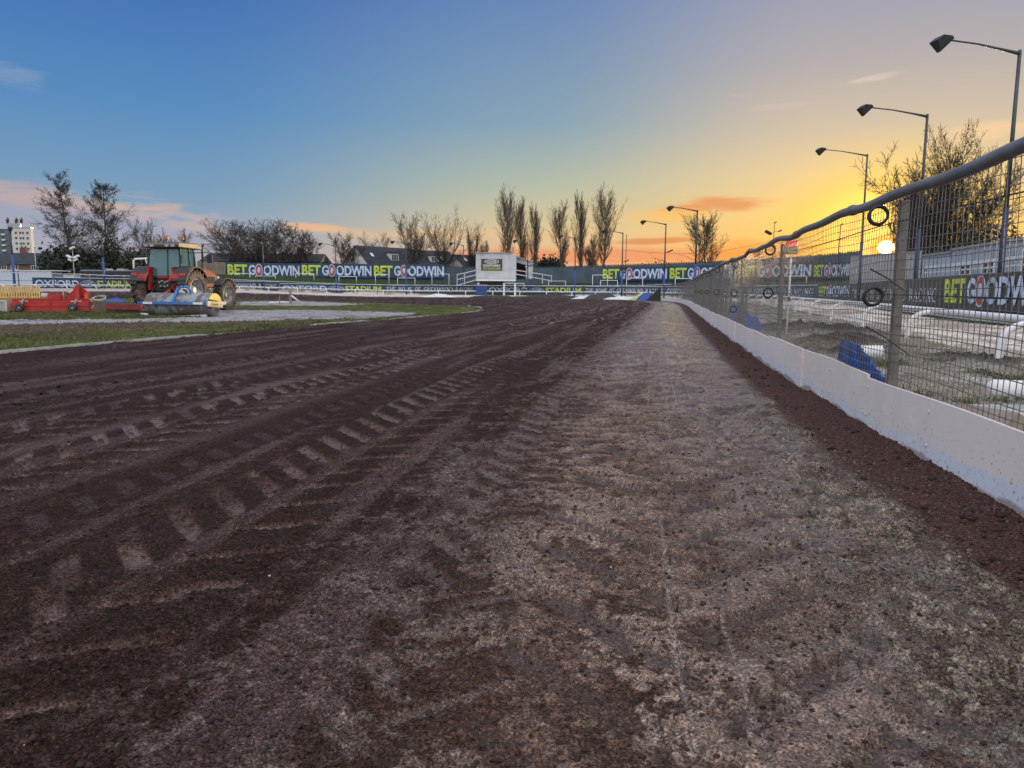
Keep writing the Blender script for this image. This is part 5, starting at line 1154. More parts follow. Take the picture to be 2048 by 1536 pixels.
# ---------------------------------------------------------------- tractor
def wheel(parent, x, y, R_, w_, name='wheel', side=1, steer=0):
    """tyre spins about local x; outer face towards side"""
    tp = MB(); r_ = R_-.055; t = w_/2
    tp.lathe([(R_*.56, -t*.85), (R_*.66, -t), (r_-.06, -t), (r_, -t*.80), (r_+.01, 0), (r_, t*.80), (r_-.06, t), (R_*.66, t), (R_*.56, t*.85)], 'X', 40)
    nl = 21
    for i in range(nl):
        for sd in (-1, 1):
            a0 = 2*math.pi*(i+(.5 if sd > 0 else 0))/nl; a1 = a0+.20; x0, x1 = sd*w_*.03, sd*w_*.50
            m_ = []; 
            for (aa, xx) in ((a0, x0), ((a0+a1)/2, (x0+x1)*.55), (a1, x1)): m_.append((xx, math.cos(aa), math.sin(aa)))
            for p, q in zip(m_[:-1], m_[1:]):
                A_ = np.array([p[0], p[1]*(r_+.012), p[2]*(r_+.012)]); B_ = np.array([q[0], q[1]*(r_+.012), q[2]*(r_+.012)])
                tp.beam(A_, B_, .055, .10, up=(0, p[1], p[2]))
            e = np.array([x1, math.cos(a1)*(r_-.03), math.sin(a1)*(r_-.03)]); e2 = np.array([x1, math.cos(a1+.03)*(r_-.13), math.sin(a1+.03)*(r_-.13)]); tp.beam(e, e2, .06, .03, up=(1, 0, 0))
    M_ = Matrix.Rotation(steer, 3, 'Z'); tp.v = [np.asarray(v) @ np.array(M_).T+np.array([x, y, R_]) for v in tp.v]
    to = tp.build(name, M_tyre, parent)
    rm = MB(); rm.lathe([(R_*.575, t*.80), (R_*.54, t*.84), (R_*.52, t*.70), (R_*.47, t*.15), (R_*.22, t*.10), (R_*.20, t*.42), (R_*.10, t*.46), (.001, t*.46)], 'X', 32)
    rm.lathe([(R_*.575, -t*.80), (R_*.52, -t*.7), (R_*.45, -t*.1), (.001, -t*.1)], 'X', 32)
    for k_ in range(8):
        an = k_*math.pi/4; rm.tube([(t*.10, math.cos(an)*R_*.30, math.sin(an)*R_*.30), (t*.2, math.cos(an)*R_*.30, math.sin(an)*R_*.30)], .03, 6)
    if side < 0: rm.v = [np.asarray(v)*np.array([-1, 1, 1]) for v in rm.v]
    rm.v = [np.asarray(v) @ np.array(M_).T+np.array([x, y, R_]) for v in rm.v]; rm.build('rim', M_rim, to, True)
    return to
DT = 33.6; gp = at(341, DT); TH = R(-7)
tr = thing('tractor', 'red tractor with green tinted cab and muddy tyres parked on the infield facing away', 'tractor', tuple(gp), TH)
for sd in (-1, 1):
    wheel(tr, sd*1.02, 0, .93, .56, side=sd); wheel(tr, sd*1.04, 2.85, .72, .44, side=sd, steer=R(-4))
mb = MB(); mb.box((0, 1.2, .95), (.55, 3.2, .55)); mb.box((0, .1, 1.0), (1.3, .5, .35)); mb.tube([(-.95, 0, .93), (.95, 0, .93)], .16, 12); mb.tube([(-.95, 2.85, .72), (.95, 2.85, .72)], .11, 10); mb.box((0, 2.85, .78), (.5, .5, .4)); mb.build('chassis', M_dark, tr)
mb = MB(); mb.prism([(1.25, 1.15), (1.25, 2.02), (2.1, 1.98), (2.9, 1.86), (3.4, 1.66), (3.62, 1.35), (3.62, 1.05), (1.6, 1.05)], -.42, .42, 'YZ'); mb.build('bonnet', M_tred, tr, bevel=.07)
for sd in (-1, 1): mb = MB(); mb.box((sd*.425, 2.5, 1.42), (.02, 1.3, .34)); [mb.box((sd*.44, 2.0+.13*k_, 1.42), (.02, .03, .30)) for k_ in range(9)]; mb.build('side_grille', M_dark, tr)
mb = MB(); mb.box((0, 3.63, 1.35), (.6, .04, .5)); mb.build('front_grille', M_dark, tr)
for sd in (-1, 1): mb = MB(); mb.box((sd*.28, 3.58, 1.55), (.2, .1, .12)); mb.build('headlight', M_white, tr)
for sd in (-1, 1):       # rear mudguards: red inner, black outer
    for nm_, xa, xb, m_, a0, a1, rr_ in (('mudguard', .52, .95, M_tred, 22, 158, 1.06), ('mudguard_extension', .95, 1.32, M_dark, 30, 165, 1.045)):
        A_ = np.radians(np.linspace(a0, a1, 18)); v = []
        for r2 in (rr_, rr_-.05):
            for a in A_:
                flat = min(1, 1.0/(max(abs(math.cos(a)), abs(math.sin(a))**1.0)+1e-6)*.93) if 0 else 1
                for x_ in (xa, xb): v.append((sd*x_, -math.cos(a)*r2*-1 if 0 else math.cos(a)*r2, .93+math.sin(a)*r2))
        n_ = len(A_); f = []
        for L0 in (0, 1):
            b_ = L0*n_*2; f += [(b_+2*i, b_+2*i+1, b_+2*i+3, b_+2*i+2) for i in range(n_-1)]
        f += [(2*i, 2*i+2, n_*2+2*i+2, n_*2+2*i) for i in range(n_-1)]+[(2*i+1, n_*2+2*i+1, n_*2+2*i+3, 2*i+3) for i in range(n_-1)]+[(0, 1, n_*2+1, n_*2), (2*n_-2, 4*n_-2, 4*n_-1, 2*n_-1)]
        mb = MB(); mb.add(v, f)
        if nm_ == 'mudguard': mb.box((sd*.56, .1, 1.45), (.08, 1.6, 1.0))
        mb.build(nm_, m_, tr)
    mb = MB(); mb.prism([(-1.00, 1.35), (-.62, 1.86), (-.30, 1.99), (-.28, 1.82), (-.55, 1.68), (-.88, 1.25)], sd*.62, sd*1.30, 'YZ'); mb.build('rear_fender_panel', M_dark, tr)
    mb = MB(); mb.box((sd*1.12, -.84, 1.62), (.26, .06, .12)); mb.build('tail_light', M_redl, tr)
for sd in (-1, 1):       # front mudguards
    A_ = np.radians(np.linspace(35, 165, 12)); mb = MB()
    for a, b in zip(A_[:-1], A_[1:]): mb.add([(sd*.84, 2.85-math.cos(a)*.80*1, .72+math.sin(a)*.80), (sd*1.26, 2.85-math.cos(a)*.80, .72+math.sin(a)*.80), (sd*1.26, 2.85-math.cos(b)*.80, .72+math.sin(b)*.80), (sd*.84, 2.85-math.cos(b)*.80, .72+math.sin(b)*.80)], [(0, 1, 2, 3)])
    ob = mb.build('front_mudguard', M_dark, tr); m_ = ob.modifiers.new('t', 'SOLIDIFY'); m_.thickness = .03
def glass_mat():
    m = bpy.data.materials.new('green tinted cab glass'); m.use_nodes = True; t = NB(m.node_tree); b = m.node_tree.nodes['Principled BSDF']
    b.inputs['Base Color'].default_value = (.06, .22, .25, 1); b.inputs['Roughness'].default_value = .08; b.inputs['Alpha'].default_value = .72; b.inputs['Specular IOR Level'].default_value = .8; return m
M_cabg = glass_mat()
# cab: corner posts lean in towards the roof
B0 = {'rl': (-.78, -.42, 1.52), 'rr': (.78, -.42, 1.52), 'ml': (-.84, .30, 1.35), 'mr': (.84, .30, 1.35), 'fl': (-.55, 1.22, 1.45), 'fr': (.55, 1.22, 1.45)}
T0 = {'rl': (-.72, -.30, 2.74), 'rr': (.72, -.30, 2.74), 'ml': (-.76, .32, 2.76), 'mr': (.76, .32, 2.76), 'fl': (-.60, .98, 2.74), 'fr': (.60, .98, 2.74)}
mb = MB()
for k_ in B0: mb.beam(B0[k_], T0[k_], .075, .075, up=(0, 1, 0))
for a, b in (('rl', 'rr'), ('rr', 'mr'), ('mr', 'fr'), ('rl', 'ml'), ('ml', 'fl'), ('fl', 'fr')): mb.beam(B0[a], B0[b], .07, .09)
mb.beam((0.18, -.43, 1.56), (.16, -.31, 2.72), .035, .03, up=(0, 1, 0)); mb.build('cab_frame', M_dark, tr)
for a, b in (('rl', 'rr'), ('rr', 'mr'), ('mr', 'fr'), ('rl', 'ml'), ('ml', 'fl'), ('fl', 'fr')):
    mb = MB(); mb.add([B0[a], B0[b], T0[b], T0[a]], [(0, 1, 2, 3)]); mb.build('cab_window', M_cabg, tr)
mb = MB(); mb.prism([(-.62, 2.78), (-.66, 2.90), (-.55, 3.00), (.9, 3.04), (1.28, 2.94), (1.32, 2.84), (1.25, 2.76)], -.86, .86, 'YZ'); rf = mb.build('cab_roof', mat('cab roof', (.10, .07, .055), .55, 0, .3, 4), tr, bevel=.04)
for x in (-.62, -.35, .35, .62): mb = MB(); mb.box((x, -.66, 2.86), (.18, .06, .10)); mb.build('work_lamp', M_galv, rf)
for (x, y) in ((.05, -.2), (.55, .2)):
    mb = MB(); mb.tube([(x, y, 3.0), (x, y, 3.14)], .025, 6); mb.build('beacon_stem', M_dark, rf); mb = MB(); mb.lathe([(.075, 0), (.085, .02), (.08, .14), (.05, .19), (.001, .20)], 'Z', 14, (x, y, 3.13)); mb.build('beacon', mat('amber beacon', (.45, .12, .02), .3, 0, .2, 9), rf, True)
mb = MB(); mb.tube([(.72, 1.55, 1.35), (.74, 1.52, 2.2)], .085, 12); mb.tube([(.74, 1.52, 2.2), (.75, 1.50, 2.78), (.80, 1.42, 2.92), (.93, 1.30, 3.02)], [.05, .05, .05, .055], 10); mb.build('exhaust', mat('exhaust steel', (.16, .12, .09), .6, .4, .3, 8), tr, True)
for sd in (-1, 1): mb = MB(); mb.tube([(sd*.62, 1.05, 2.62), (sd*1.22, 1.15, 2.66), (sd*1.28, 1.15, 2.5)], .02, 6); mb.box((sd*1.30, 1.15, 2.36), (.24, .05, .36)); mb.build('mirror', M_dark, tr)
mb = MB(); mb.box((0, .05, 1.62), (.5, .5, .14)); mb.box((0, -.2, 1.95), (.5, .14, .62)); mb.box((0, -.2, 2.35), (.26, .1, .2)); mb.build('seat', mat('seat cloth', (.05, .05, .06), .9), tr, bevel=.04)
mb = MB(); mb.torus((0, .62, 2.0), (0, -.5, .85), .19, .018); mb.tube([(0, .62, 2.0), (0, .8, 1.6)], .03, 6); mb.build('steering_wheel', M_black, tr, True)
# linkage at the back
mb = MB()
for sd in (-1, 1): mb.beam((sd*.42, -.2, .75), (sd*.46, -1.15, .55), .07, .09); mb.beam((sd*.36, -.35, 1.3), (sd*.45, -.95, .60), .05); mb.beam((sd*.36, -.2, 1.35), (sd*.36, -.6, 1.32), .09)
mb.beam((0, -.3, 1.1), (0, -1.1, .95), .06); mb.beam((0, -.2, .5), (0, -1.0, .45), .12, .08); mb.box((0, -.36, 1.15), (.7, .22, .5)); mb.build('rear_linkage', M_dark, tr)
mb = MB(); 
for i, (x, z) in enumerate(((-.18, 1.28), (-.06, 1.34), (.08, 1.28), (.2, 1.32), (-.12, 1.12), (.06, 1.10), (.2, 1.14))): mb.box((x, -.50, z), (.08, .06, .07))
mb.build('hydraulic_couplers', M_galv, tr)
mb = MB(); mb.box((-.05, -.47, 1.50), (.5, .03, .11)); mb.build('rear_badge_plate', M_tred, tr)
for sd in (-1, 1): mb = MB(); [mb.box((sd*.86, .95, .55+.28*k_), (.34, .3, .03)) for k_ in range(3)]; mb.beam((sd*.70, .95, .5), (sd*.70, .95, 1.3), .04); mb.build('step', M_dark, tr)
mb = MB(); mb.box((.78, 1.05, .88), (.42, .8, .5)); mb.build('fuel_tank', M_dark, tr, bevel=.06)

# ---------------------------------------------------------------- ballast roller
gp = at(364, 28.0); rl = thing('field_roller', 'mud caked heavy roller with blue frame lying behind the tractor', 'roller', (gp[0], gp[1], gp[2]), R(-11)); RR_ = .43; LL = 1.30
mb = MB(); mb.lathe([(.001, -LL), (RR_*.96, -LL), (RR_, -LL+.03), (RR_, LL-.03), (RR_*.96, LL), (.001, LL)], 'X', 40, (0, 0, RR_)); mb.build('drum', M_barrel, rl, True)
for m_ in (rl.children[0],): 
    md = m_.modifiers.new('e', 'EDGE_SPLIT')
mb = MB(); mb.box((0, -RR_-.10, RR_+.06), (2*LL+.10, .10, .09)); mb.beam((-.05, -RR_-.06, RR_+.06), (-.05, -.1, 2*RR_+.14), .09, .14); mb.beam((-.05, -.1, 2*RR_+.12), (-.05, RR_+.1, RR_+.2), .09, .12); mb.box((0, RR_+.10, RR_+.06), (2*LL+.1, .10, .09)); mb.build('frame', M_blue, rl)
for sd in (-1, 1): mb = MB(); mb.box((sd*(LL+.10), 0, RR_+.06), (.05, 2*RR_+.35, .12)); mb.tube([(sd*(LL-.02), 0, RR_), (sd*(LL+.14), 0, RR_)], .07, 12); mb.build('end_bearing', M_blue if sd < 0 else M_galv, rl)
for sd in (-1, 1): mb = MB(); mb.box((sd*(LL-.28), -RR_-.155, RR_+.06), (.38, .015, .075)); mb.build('reflector_strip', M_white, rl)
A_ = np.radians(np.linspace(0, 180, 14)); mb = MB(); mb.tube([(.25+.26*math.cos(a), -.22, 2*RR_+.0+.24*math.sin(a)) for a in A_], .045, 8); mb.build('hoop', M_blue, rl, True)
mb = MB(); mb.tube([(.25+.19*math.cos(a), -.22, 2*RR_+.0+.17*math.sin(a)) for a in A_], .025, 8); mb.build('hoop_liner', M_white, rl, True)
A_ = np.radians(np.linspace(15, 150, 12)); mb = MB(); mb.prism([(-.02+.42*math.cos(a), RR_+.0+.42*math.sin(a)) for a in A_], LL+.04, LL+.07, 'YZ'); mb.build('end_guard', M_yel, rl)
mb = MB(); mb.box((LL+.14, -.16, RR_+.02), (.04, .95, .20), Matrix.Rotation(-.08, 3, 'X')); bp_ = mb.build('marker_board', M_galv, rl); mb = MB(); mb.box((LL+.165, -.16, RR_+.02), (.014, .42, .14), Matrix.Rotation(-.08, 3, 'X')); mb.build('marker_plate', M_yel, bp_); mb = MB(); mb.box((LL+.176, -.16, RR_+.02), (.010, .30, .05)); mb.build('marker_stripe', M_redl, bp_)
mb = MB(); mb.beam((-LL-.05, .2, .5), (-LL-.6, 1.6, .42), .09); mb.beam((-LL-.6, 1.6, .42), (-LL-.9, 2.2, .5), .07); mb.build('drawbar', M_red, rl)
# white plank on the ground before the roller
a = G(282, 631); b = G(414, 633.5); o = thing('white_plank', 'long white plank lying on the ground in front of the roller', 'plank', tuple(a)); mb = MB(); mb.beam((0, 0, .05), tuple(b-a+np.array([0, 0, .05])), .05, .085); mb.build('board', M_white, o)
# red harrow frame
gp = at(262, 30.5); o = thing('red_harrow', 'low flat dark red harrow lying left of the roller', 'harrow', tuple(gp), R(-6))
mb = MB()
for y in (-.5, 0, .5, .9): mb.box((0, y, .20), (1.55, .07, .07))
for x in (-.7, -.35, 0, .35, .7): mb.box((x, .2, .15), (.07, 1.5, .05))
mb.box((0, -.55, .28), (1.5, .06, .22)); mb.build('frame', mat('dull dark red', (.20, .022, .025), .6, 0, .3, 5), o)
mb = MB(); [mb.beam((x, y, .16), (x, y-.04, 0), .025) for x in np.linspace(-.72, .72, 16) for y in (-.5, 0, .5, .9)]; [mb.box((0, y-.02, .17), (1.5, .03, .03)) for y in (-.5, 0, .5, .9)]; mb.box((0, .2, .17), (.03, 1.45, .03)); mb.build('tine_rows', M_dark, o)
mb = MB(); mb.beam((.45, .3, .2), (.85, 1.4, .95), .06); mb.beam((.1, .3, .2), (.85, 1.4, .95), .06); mb.build('hitch', M_red, o)

# ---------------------------------------------------------------- red land grader
DG = 31.5; sg_ = DG/FPX; gp = at(100, DG); o = thing('red_grader', 'bright red box grader with two small wheels standing on the infield at the left', 'grader', tuple(gp), R(20))
def gx(x): return (x-100)*sg_/1.15
def gz(y): return (617.5-y)*sg_
mb = MB(); mb.prism([(gx(26), gz(616)), (gx(26), gz(592.5)), (gx(176), gz(591.5)), (gx(176), gz(615))], -.02, .02, 'XZ'); mb.box((0, -.035, gz(605)), (gx(176)-gx(26), .02, .035)); mb.box((gx(100), -.03, gz(604)), (.05, .03, .48)); mb.box((0, .0, gz(592)+.015), (gx(176)-gx(26), .10, .03)); mb.build('blade_panel', M_red, o)
mb = MB(); mb.box((0, 1.2, gz(604)), (gx(176)-gx(26), .04, .42)); mb.build('rear_panel', M_red, o)
for sd, x in ((-1, 27), (1, 175)): mb = MB(); mb.box((gx(x)+sd*.03, .6, gz(604)), (.04, 1.2, .46)); mb.build('side_plate', M_red, o)
for x in (41, 146):
    mb = MB(); mb.lathe([(.04, -.07), (.13, -.08), (.175, -.05), (.18, 0), (.175, .05), (.13, .08), (.04, .07)], 'Y', 24, (gx(x), -.26, .19)); wh = mb.build('wheel', M_black, o, True); mb = MB(); mb.lathe([(.11, -.085), (.09, -.06), (.03, -.07), (.001, -.07)], 'Y', 16, (gx(x), -.26, .19)); mb.build('hub', M_galv, wh, True)
    mb = MB(); mb.beam((gx(x)+.0, -.15, .19), (gx(x)+.12, -.10, .50), .05); mb.beam((gx(x)+.12, -.10, .50), (gx(x)+.12, 0, .50), .08); mb.build('wheel_arm', M_galv, o)
for (x0_, x1_) in ((39, 56), (141, 163)): mb = MB(); mb.box(((gx(x0_)+gx(x1_))/2, -.025, gz(595.8)), (gx(x1_)-gx(x0_), .012, .028)); mb.build('decal', M_white, o)
mb = MB(); mb.prism([(gx(128), gz(592)), (gx(132), gz(582)), (gx(149), gz(566)), (gx(149), gz(562)), (gx(158), gz(562)), (gx(160), gz(568)), (gx(176), gz(580)), (gx(176), gz(592))], .5, .62, 'XZ'); mb.prism([(gx(150), gz(592)), (gx(150), gz(565)), (gx(158), gz(563)), (gx(158), gz(592))], .1, .5, 'XZ'); mb.build('headstock', M_red, o)
mb = MB(); mb.box((gx(172), .35, gz(586)), (.14, .5, .26)); mb.build('headstock_box', mat('sun tinted red paint', (.62, .10, .03), .45, 0, .15, 6), o)
mb = MB(); mb.prism([(gx(87), gz(592)), (gx(87), gz(581)), (gx(123), gz(580)), (gx(123), gz(592))], .7, .78, 'XZ'); mb.prism([(gx(98), gz(588)), (gx(108), gz(581)), (gx(118), gz(588)), (gx(112), gz(592))], .35, .55, 'XZ'); mb.build('cross_frame', M_red, o)
mb = MB(); [mb.box((gx(x), .9, gz(586)), (.045, .05, .24)) for x in (74, 77, 80, 83, 86)]; mb.tube([(gx(122), .5, gz(592)), (gx(122), .5, gz(574)), (gx(132), .5, gz(573))], .03, 6); mb.tube([(gx(124), .6, gz(576)), (gx(136), .5, gz(579)), (gx(142), .5, gz(574))], .035, 8); mb.build('pale_fittings', mat('cream paint', (.6, .55, .42), .5), o, True)
mb = MB(); mb.beam((gx(180), .3, .12), (gx(184), .3, .28), .07); mb.beam((gx(176), .4, gz(592)), (gx(182), .2, gz(598)), .05); mb.build('tow_hook', M_galv, o)
# ---------------------------------------------------------------- timber screen, slabs, boards and clutter at the far left
o = thing('timber_screen', 'low screen of upright yellow timber slats at the left edge', 'screen', tuple(at(-22, 35.6)), R(80)); mb = MB(); s_ = 37/FPX*1.25
zt_ = zt(30, 572, 37)-at(0, 37)[2]; zb_ = zt(30, 597, 37)-at(0, 37)[2]
for k_ in range(0, 40): x = (k_*2.55)*s_; mb.box((x, (k_ % 2)*.03, (zt_+zb_)/2), (.045, .022, zt_-zb_))
mb.build('slats', M_wood, o); mb = MB(); [mb.box((50*s_, .045, z), (100*s_, .03, .07)) for z in (zb_+.08, (zt_+zb_)/2, zt_-.08)]; mb.build('rail', M_wood, o); mb = MB(); mb.box((50*s_, .1, zb_/2), (100*s_, .1, zb_)); mb.build('base', M_beige, o)
o = thing('concrete_block', 'pale green grey slab block left of the red grader', 'block', tuple(at(2, 31)), R(2)); mb = MB(); mb.box((-.35, .15, .2), (.98, .3, .44)); mb.build('block', M_conc, o, bevel=.02); mb = MB(); mb.box((.17, .15, .22), (.06, .34, .50)); mb.box((-.1, .15, .455), (.6, .34, .05)); mb.build('timber_edge', mat('cream paint', (0, 0, 0)), o)
a = G(-30, 620); b = G(72, 625.5); o = thing('rubber_mat', 'black sloping rubber sheet lying at the left edge by the grass', 'sheet', tuple(a)); e = b-a
mb = MB(); mb.add([(0, 0, 0), (e[0], e[1], 0.0), (e[0], e[1]+.5, .03), (0, .9, .42), (0, 0, -.05), (e[0], e[1], -.05), (e[0], e[1]+.5, -.05), (0, .9, -.05)], [(0, 1, 2, 3), (7, 6, 5, 4), (0, 4, 5, 1), (1, 5, 6, 2), (2, 6, 7, 3), (3, 7, 4, 0)]); mb.build('sheet', M_tarpk, o)
def tarp(name, px, y, L_, Wd, h_, m, label, seed, cat='tarpaulin', d=None, rz=0):
    g0 = G(px, y) if d is None else at(px, d); n = 22; v = []; rg = np.random.default_rng(seed)
    xs, ys = np.meshgrid(np.linspace(-1, 1, n), np.linspace(-1, 1, n)); q = np.maximum(np.abs(xs), np.abs(ys)); env = np.clip(1-q**1.6, 0, 1)
    z = h_*env*(.35+1.3*fbm(xs*1.3+seed, ys*1.3, 4, seed))+.015+np.abs(fbm(xs*4, ys*4, 3, seed+4)-.5)*h_*.7*env
    X_ = xs*L_/2*(1+.12*(fbm(ys*2, xs*0, 2, seed)-.5)); Y_ = ys*Wd/2*(1+.3*(fbm(xs*2, ys*0, 2, seed+1)-.5))
    V_ = np.stack([X_, Y_, z], -1).reshape(-1, 3); i = np.arange(n*n).reshape(n, n); Q_ = np.stack([i[:-1, :-1], i[:-1, 1:], i[1:, 1:], i[1:, :-1]], -1).reshape(-1, 4)
    o = npmesh(name, V_, Q_, m, None, True); o.location = tuple(float(c) for c in g0); o.rotation_euler.z = rz; return tag(o, label, cat)
tarp('tarpaulin', 1205, 601, 4.6, 1.8, .7, M_tarpk, 'black crumpled tarpaulin heap against the far fence, left of the white ones', 31, d=92)
tarp('tarpaulin', 1240, 601, 4.0, 1.3, .32, M_tarpw, 'white crumpled sheet right of the black heap on the far bend', 32, d=90)
tarp('tarpaulin', 1268, 601, 2.8, 1.4, .3, M_tarpw, 'small white sheet lying between the larger white one and the yellow one', 33, d=88)
tarp('tarpaulin', 1284, 601, 2.6, 1.4, .5, M_tarpy, 'yellow green sheet in the heap at the far bend', 34, d=86)
tarp('tarpaulin', 1294, 601, 2.2, 1.6, .8, M_tarpb, 'blue sheet in the heap at the far bend', 35, d=84)
tarp('tarpaulin', 1182, 601, 5.0, 1.2, .35, M_tarpw, 'long low white sheet left of the black heap on the far bend', 36, d=94)
tarp('tarpaulin', 231, 604, 1.5, .7, .18, M_tarpb, 'crumpled blue sheet on the grass left of the tractor', 37)
tarp('tarpaulin', 878, 594, 5, 1, .35, M_tarpw, 'white crumpled sheet at the foot of the far fence left of the booth', 38, d=103)
g0 = at(1312, 80); o = thing('black_screen', 'black triangular sheet hung at the end of the white kick boards on the far bend', 'screen', tuple(g0)); mb = MB(); mb.prism([(-1.1, 0), (.5, 0), (.5, 1.55)], -.03, .03, 'XZ'); mb.build('sheet', M_tarpk, o); mb = MB(); mb.tube([(.53, 0, -.2), (.53, 0, 1.6)], .04, 6); mb.build('pole', M_galv, o)
def heap(name, px, d, L_, Wd, h_, label, seed):
    o = tarp(name, px, 0, L_, Wd, h_, mat('heaped dark soil', (.040, .034, .026), .95, 0, .5, 3, .6, 12), label, seed, 'soil heap', d); return o
heap('soil_heap', 985, 96, 6.5, 2.5, .42, 'dark soil heap at the foot of the far fence below the booth', 41); heap('soil_heap', 1045, 97, 5.0, 2.2, .26, 'low middle soil heap at the foot of the far fence', 42); heap('soil_heap', 1105, 95, 9, 3, .52, 'largest dark soil heap at the foot of the far fence below the poplars', 43)
# hose ring, white pipes and posts on the infield
g0 = G(198, 600); o = thing('hose_coil', 'pale coil of hose lying on the infield right of the grader', 'hose', tuple(g0)); mb = MB(); mb.torus((0, 0, .10), (.1, -.3, 1), .42, .035, 26, 6); mb.torus((.05, .02, .16), (.0, -.4, 1), .38, .03, 26, 6); mb.build('coil', mat('cream hose', (.42, .40, .33), .6), o, True)
g0 = at(580, 52); s_ = 52/FPX; zl = 1.05-(600-577)*s_-g0[2]
o = thing('white_pipes', 'white pipes lying on the far infield between two short posts', 'pipe', tuple(g0)); mb = MB(); mb.tube([(-43*s_, 0, .08), (-1*s_, .3, .10)], .055, 8); mb.build('pipe', M_white, o, True); mb = MB(); mb.tube([(3*s_, 0, .55), (9*s_, .2, .35), (16*s_, .4, .10)], .06, 8); mb.build('bent_pipe', M_white, o, True)
for x in (-22, -1.5, 1.5): mb = MB(); mb.box((x*s_, .1, .25 if x < -5 else .45), (.07, .07, .6 if x < -5 else 1.0)); mb.build('post', M_beige, o)
# ---------------------------------------------------------------- things behind the near fence
p = W(1575, 640, 17.5); t = W(1583, 503, 17.5); zg = tz(p[0], p[1])
o = thing('signal_lamp', 'red signal lamp box on a thin white pole behind the mesh', 'lamp', (p[0], p[1], zg)); dx = t[0]-p[0]; ht_ = t[2]-zg
mb = MB(); mb.tube([(-.02, 0, -.1), (dx*.3, 0, ht_*.45), (dx, 0, ht_-.1)], .022, 8); mb.build('pole', M_white, o, True)
mb = MB(); mb.box((dx, 0, ht_+.02), (.22, .16, .16)); mb.build('housing', M_post, o, bevel=.01)
m_ = mat('red lamp lens', (.75, .02, .015), .35, 0, .3, 14); nb_ = m_.node_tree.nodes['Principled BSDF']; nb_.inputs['Emission Color'].default_value = (1, .02, .01, 1); nb_.inputs['Emission Strength'].default_value = .45
mb = MB(); mb.box((dx+.005, 0, ht_+.175), (.21, .17, .15)); mb.build('lens', m_, o, bevel=.01)
mb = MB(); mb.box((dx*.3, 0, ht_*.45), (.05, .06, .10)); mb.build('clamp', M_dark, o)
# blue bag of sheeting, corrugated pipe end, fallen rail, stone
g0 = at(1703, 6.9); o = thing('blue_tarpaulin', 'bright blue tarpaulin slumped against the back of the fence by the near post', 'tarpaulin', (0, 0, 0))
nx, ny = 34, 20; u_, v_ = np.meshgrid(np.linspace(0, 1, nx), np.linspace(0, 1, ny))
tp_ = np.array([W(*q_) for q_ in ((1680, 681, 7.0), (1714, 686, 6.65), (1736, 712, 6.2), (1752, 737, 5.9), (1772, 760, 5.65))]); uk_ = [0, .32, .58, .8, 1]
tx_, ty_, tz_ = (np.interp(u_, uk_, tp_[:, k_]) for k_ in range(3))
xx = tx_-.05*(1-v_)+.022*np.sin(u_*30+v_*3)*(1.3-v_)+.012*np.sin(u_*61+v_*7); yy = ty_-.10*(1-v_)+.04*np.sin(u_*24+v_*2)*(1.2-v_); zz = v_*tz_+.008*np.sin(u_*47+v_*5)
V_ = np.stack([xx, yy, zz], -1).reshape(-1, 3); i = np.arange(nx*ny).reshape(ny, nx); Q_ = np.stack([i[:-1, :-1], i[:-1, 1:], i[1:, 1:], i[1:, :-1]], -1).reshape(-1, 4); ob = npmesh('sheet', V_, Q_, M_tarpb, o, True); m_ = ob.modifiers.new('t', 'SOLIDIFY'); m_.thickness = .01
for (px, d_, lab) in ((1463, 22.5, 'small blue sheet crumpled behind the fence beyond the second near post'), (1482, 20.0, 'smaller blue rag behind the fence beyond the second near post')):
    p = at(px, d_); ob = tarp('blue_rag', px, 0, .9, .5, .55, M_tarpb, lab, int(d_*3), 'rag', d_); ob.location.x += .15
g0 = W(1732, 690, 8.8); o = thing('corrugated_pipe', 'white ribbed drainage pipe lying behind the blue tarpaulin', 'pipe', (g0[0], g0[1], .02), R(-8)); mb = MB(); mb.lathe([(.072+(.008 if k_ % 2 else -.007), -.20+.018*k_) for k_ in range(22)], 'X', 24, (0, 0, .34)); mb.build('pipe', M_white, o, True)
a = W(1975, 765, 6.6); g_ = tz(a[0], a[1]); o = thing('fallen_rail', 'short length of white running rail lying on the ground at the right edge', 'rail', (a[0], a[1], g_+.10)); mb = MB(); mb.tube([(0, 0, .12), (.04, -.01, .12), (1.5, -.35, .12)], [.04, .075, .075], 14); mb.build('rail_pipe', M_white, o, True); mb = MB(); mb.tube([(.35, -.08, .14), (.42, -.10, .14)], .08, 14); mb.build('collar', M_galv, o, True)
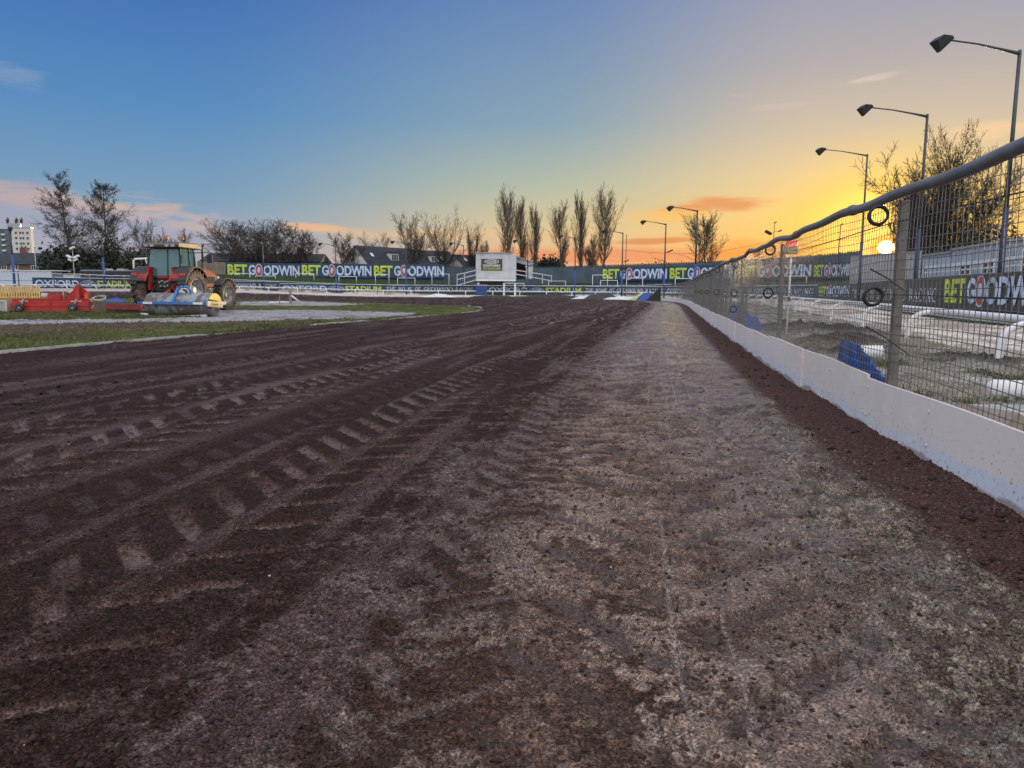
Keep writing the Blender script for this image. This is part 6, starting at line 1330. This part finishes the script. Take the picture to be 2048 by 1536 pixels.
a = W(1893, 812, 5.7); o = thing('broken_timber', 'short weathered brown timber lying behind the kick boards near the right edge', 'timber', (a[0]+.05, a[1], .02), R(20)); mb = MB(); mb.prism([(-.16, 0), (.16, 0), (.15, .14), (.02, .20), (-.13, .10)], -.5, .1, 'XZ'); mb.build('timber', M_beige, o, bevel=.01)
a = W(1960, 800, 6.0); o = thing('slate_slab', 'flat grey slab on the ground behind the kick boards at the right', 'slab', (a[0], a[1], .03), R(12)); mb = MB(); mb.prism([(-.5, -.3), (.6, -.4), (.75, .35), (-.3, .5)], 0, .06, 'XY'); mb.build('slab', M_conc, o, bevel=.01)
# grass blades where turf is near
def blades(name, XY, h0, h1, m):
    n = len(XY); x, y = XY[:, 0], XY[:, 1]; z = terr(x, y); a = rng.uniform(0, 6.283, n); h = rng.uniform(h0, h1, n); w_ = .006+.0006*y; ln = rng.normal(0, .4, (n, 2))*h[:, None]
    b0 = np.stack([x-np.cos(a)*w_, y-np.sin(a)*w_, z], 1); b1 = np.stack([x+np.cos(a)*w_, y+np.sin(a)*w_, z], 1); tp = np.stack([x+ln[:, 0], y+ln[:, 1], z+h], 1)
    V_ = np.stack([b0, b1, tp], 1).reshape(-1, 3); tag(npmesh(name, V_, np.arange(3*n).reshape(n, 3), m), kind='stuff')
gx_, gy_ = rng.uniform(-26, -4, 90000), rng.uniform(12, 34, 90000); k_ = inpoly(gx_, gy_, IN_PLAN) & ~inpoly(gx_, gy_, PATH_A) & (~inpoly(gx_, gy_, SOIL_A) | (rng.uniform(0, 1, 90000) < .15)) & (fbm(gx_*.8, gy_*.8, 3, 99) > .42)
blades('grass_blades', np.stack([gx_[k_], gy_[k_]], 1), .03, .09, mat('grass blade', (.095, .105, .034), .8, 0, .5, .7))
cx_ = rng.uniform(2.9, 9, 900); cy_ = 4+10*rng.uniform(0, 1, 900)**1.3; uu_, _ = FP.near(cx_, cy_); k_ = (uu_ < -.15) & (uu_ > -3.2) & (fbm(cx_*1.3, cy_*1.3, 4, 75) > .59)
cc_ = np.stack([cx_[k_], cy_[k_]], 1); cc_ = np.repeat(cc_, 45, 0)+rng.normal(0, .07, (len(cc_)*45, 2)); blades('grass_tufts', cc_, .02, .09, mat('grass blade', (0, 0, 0)))
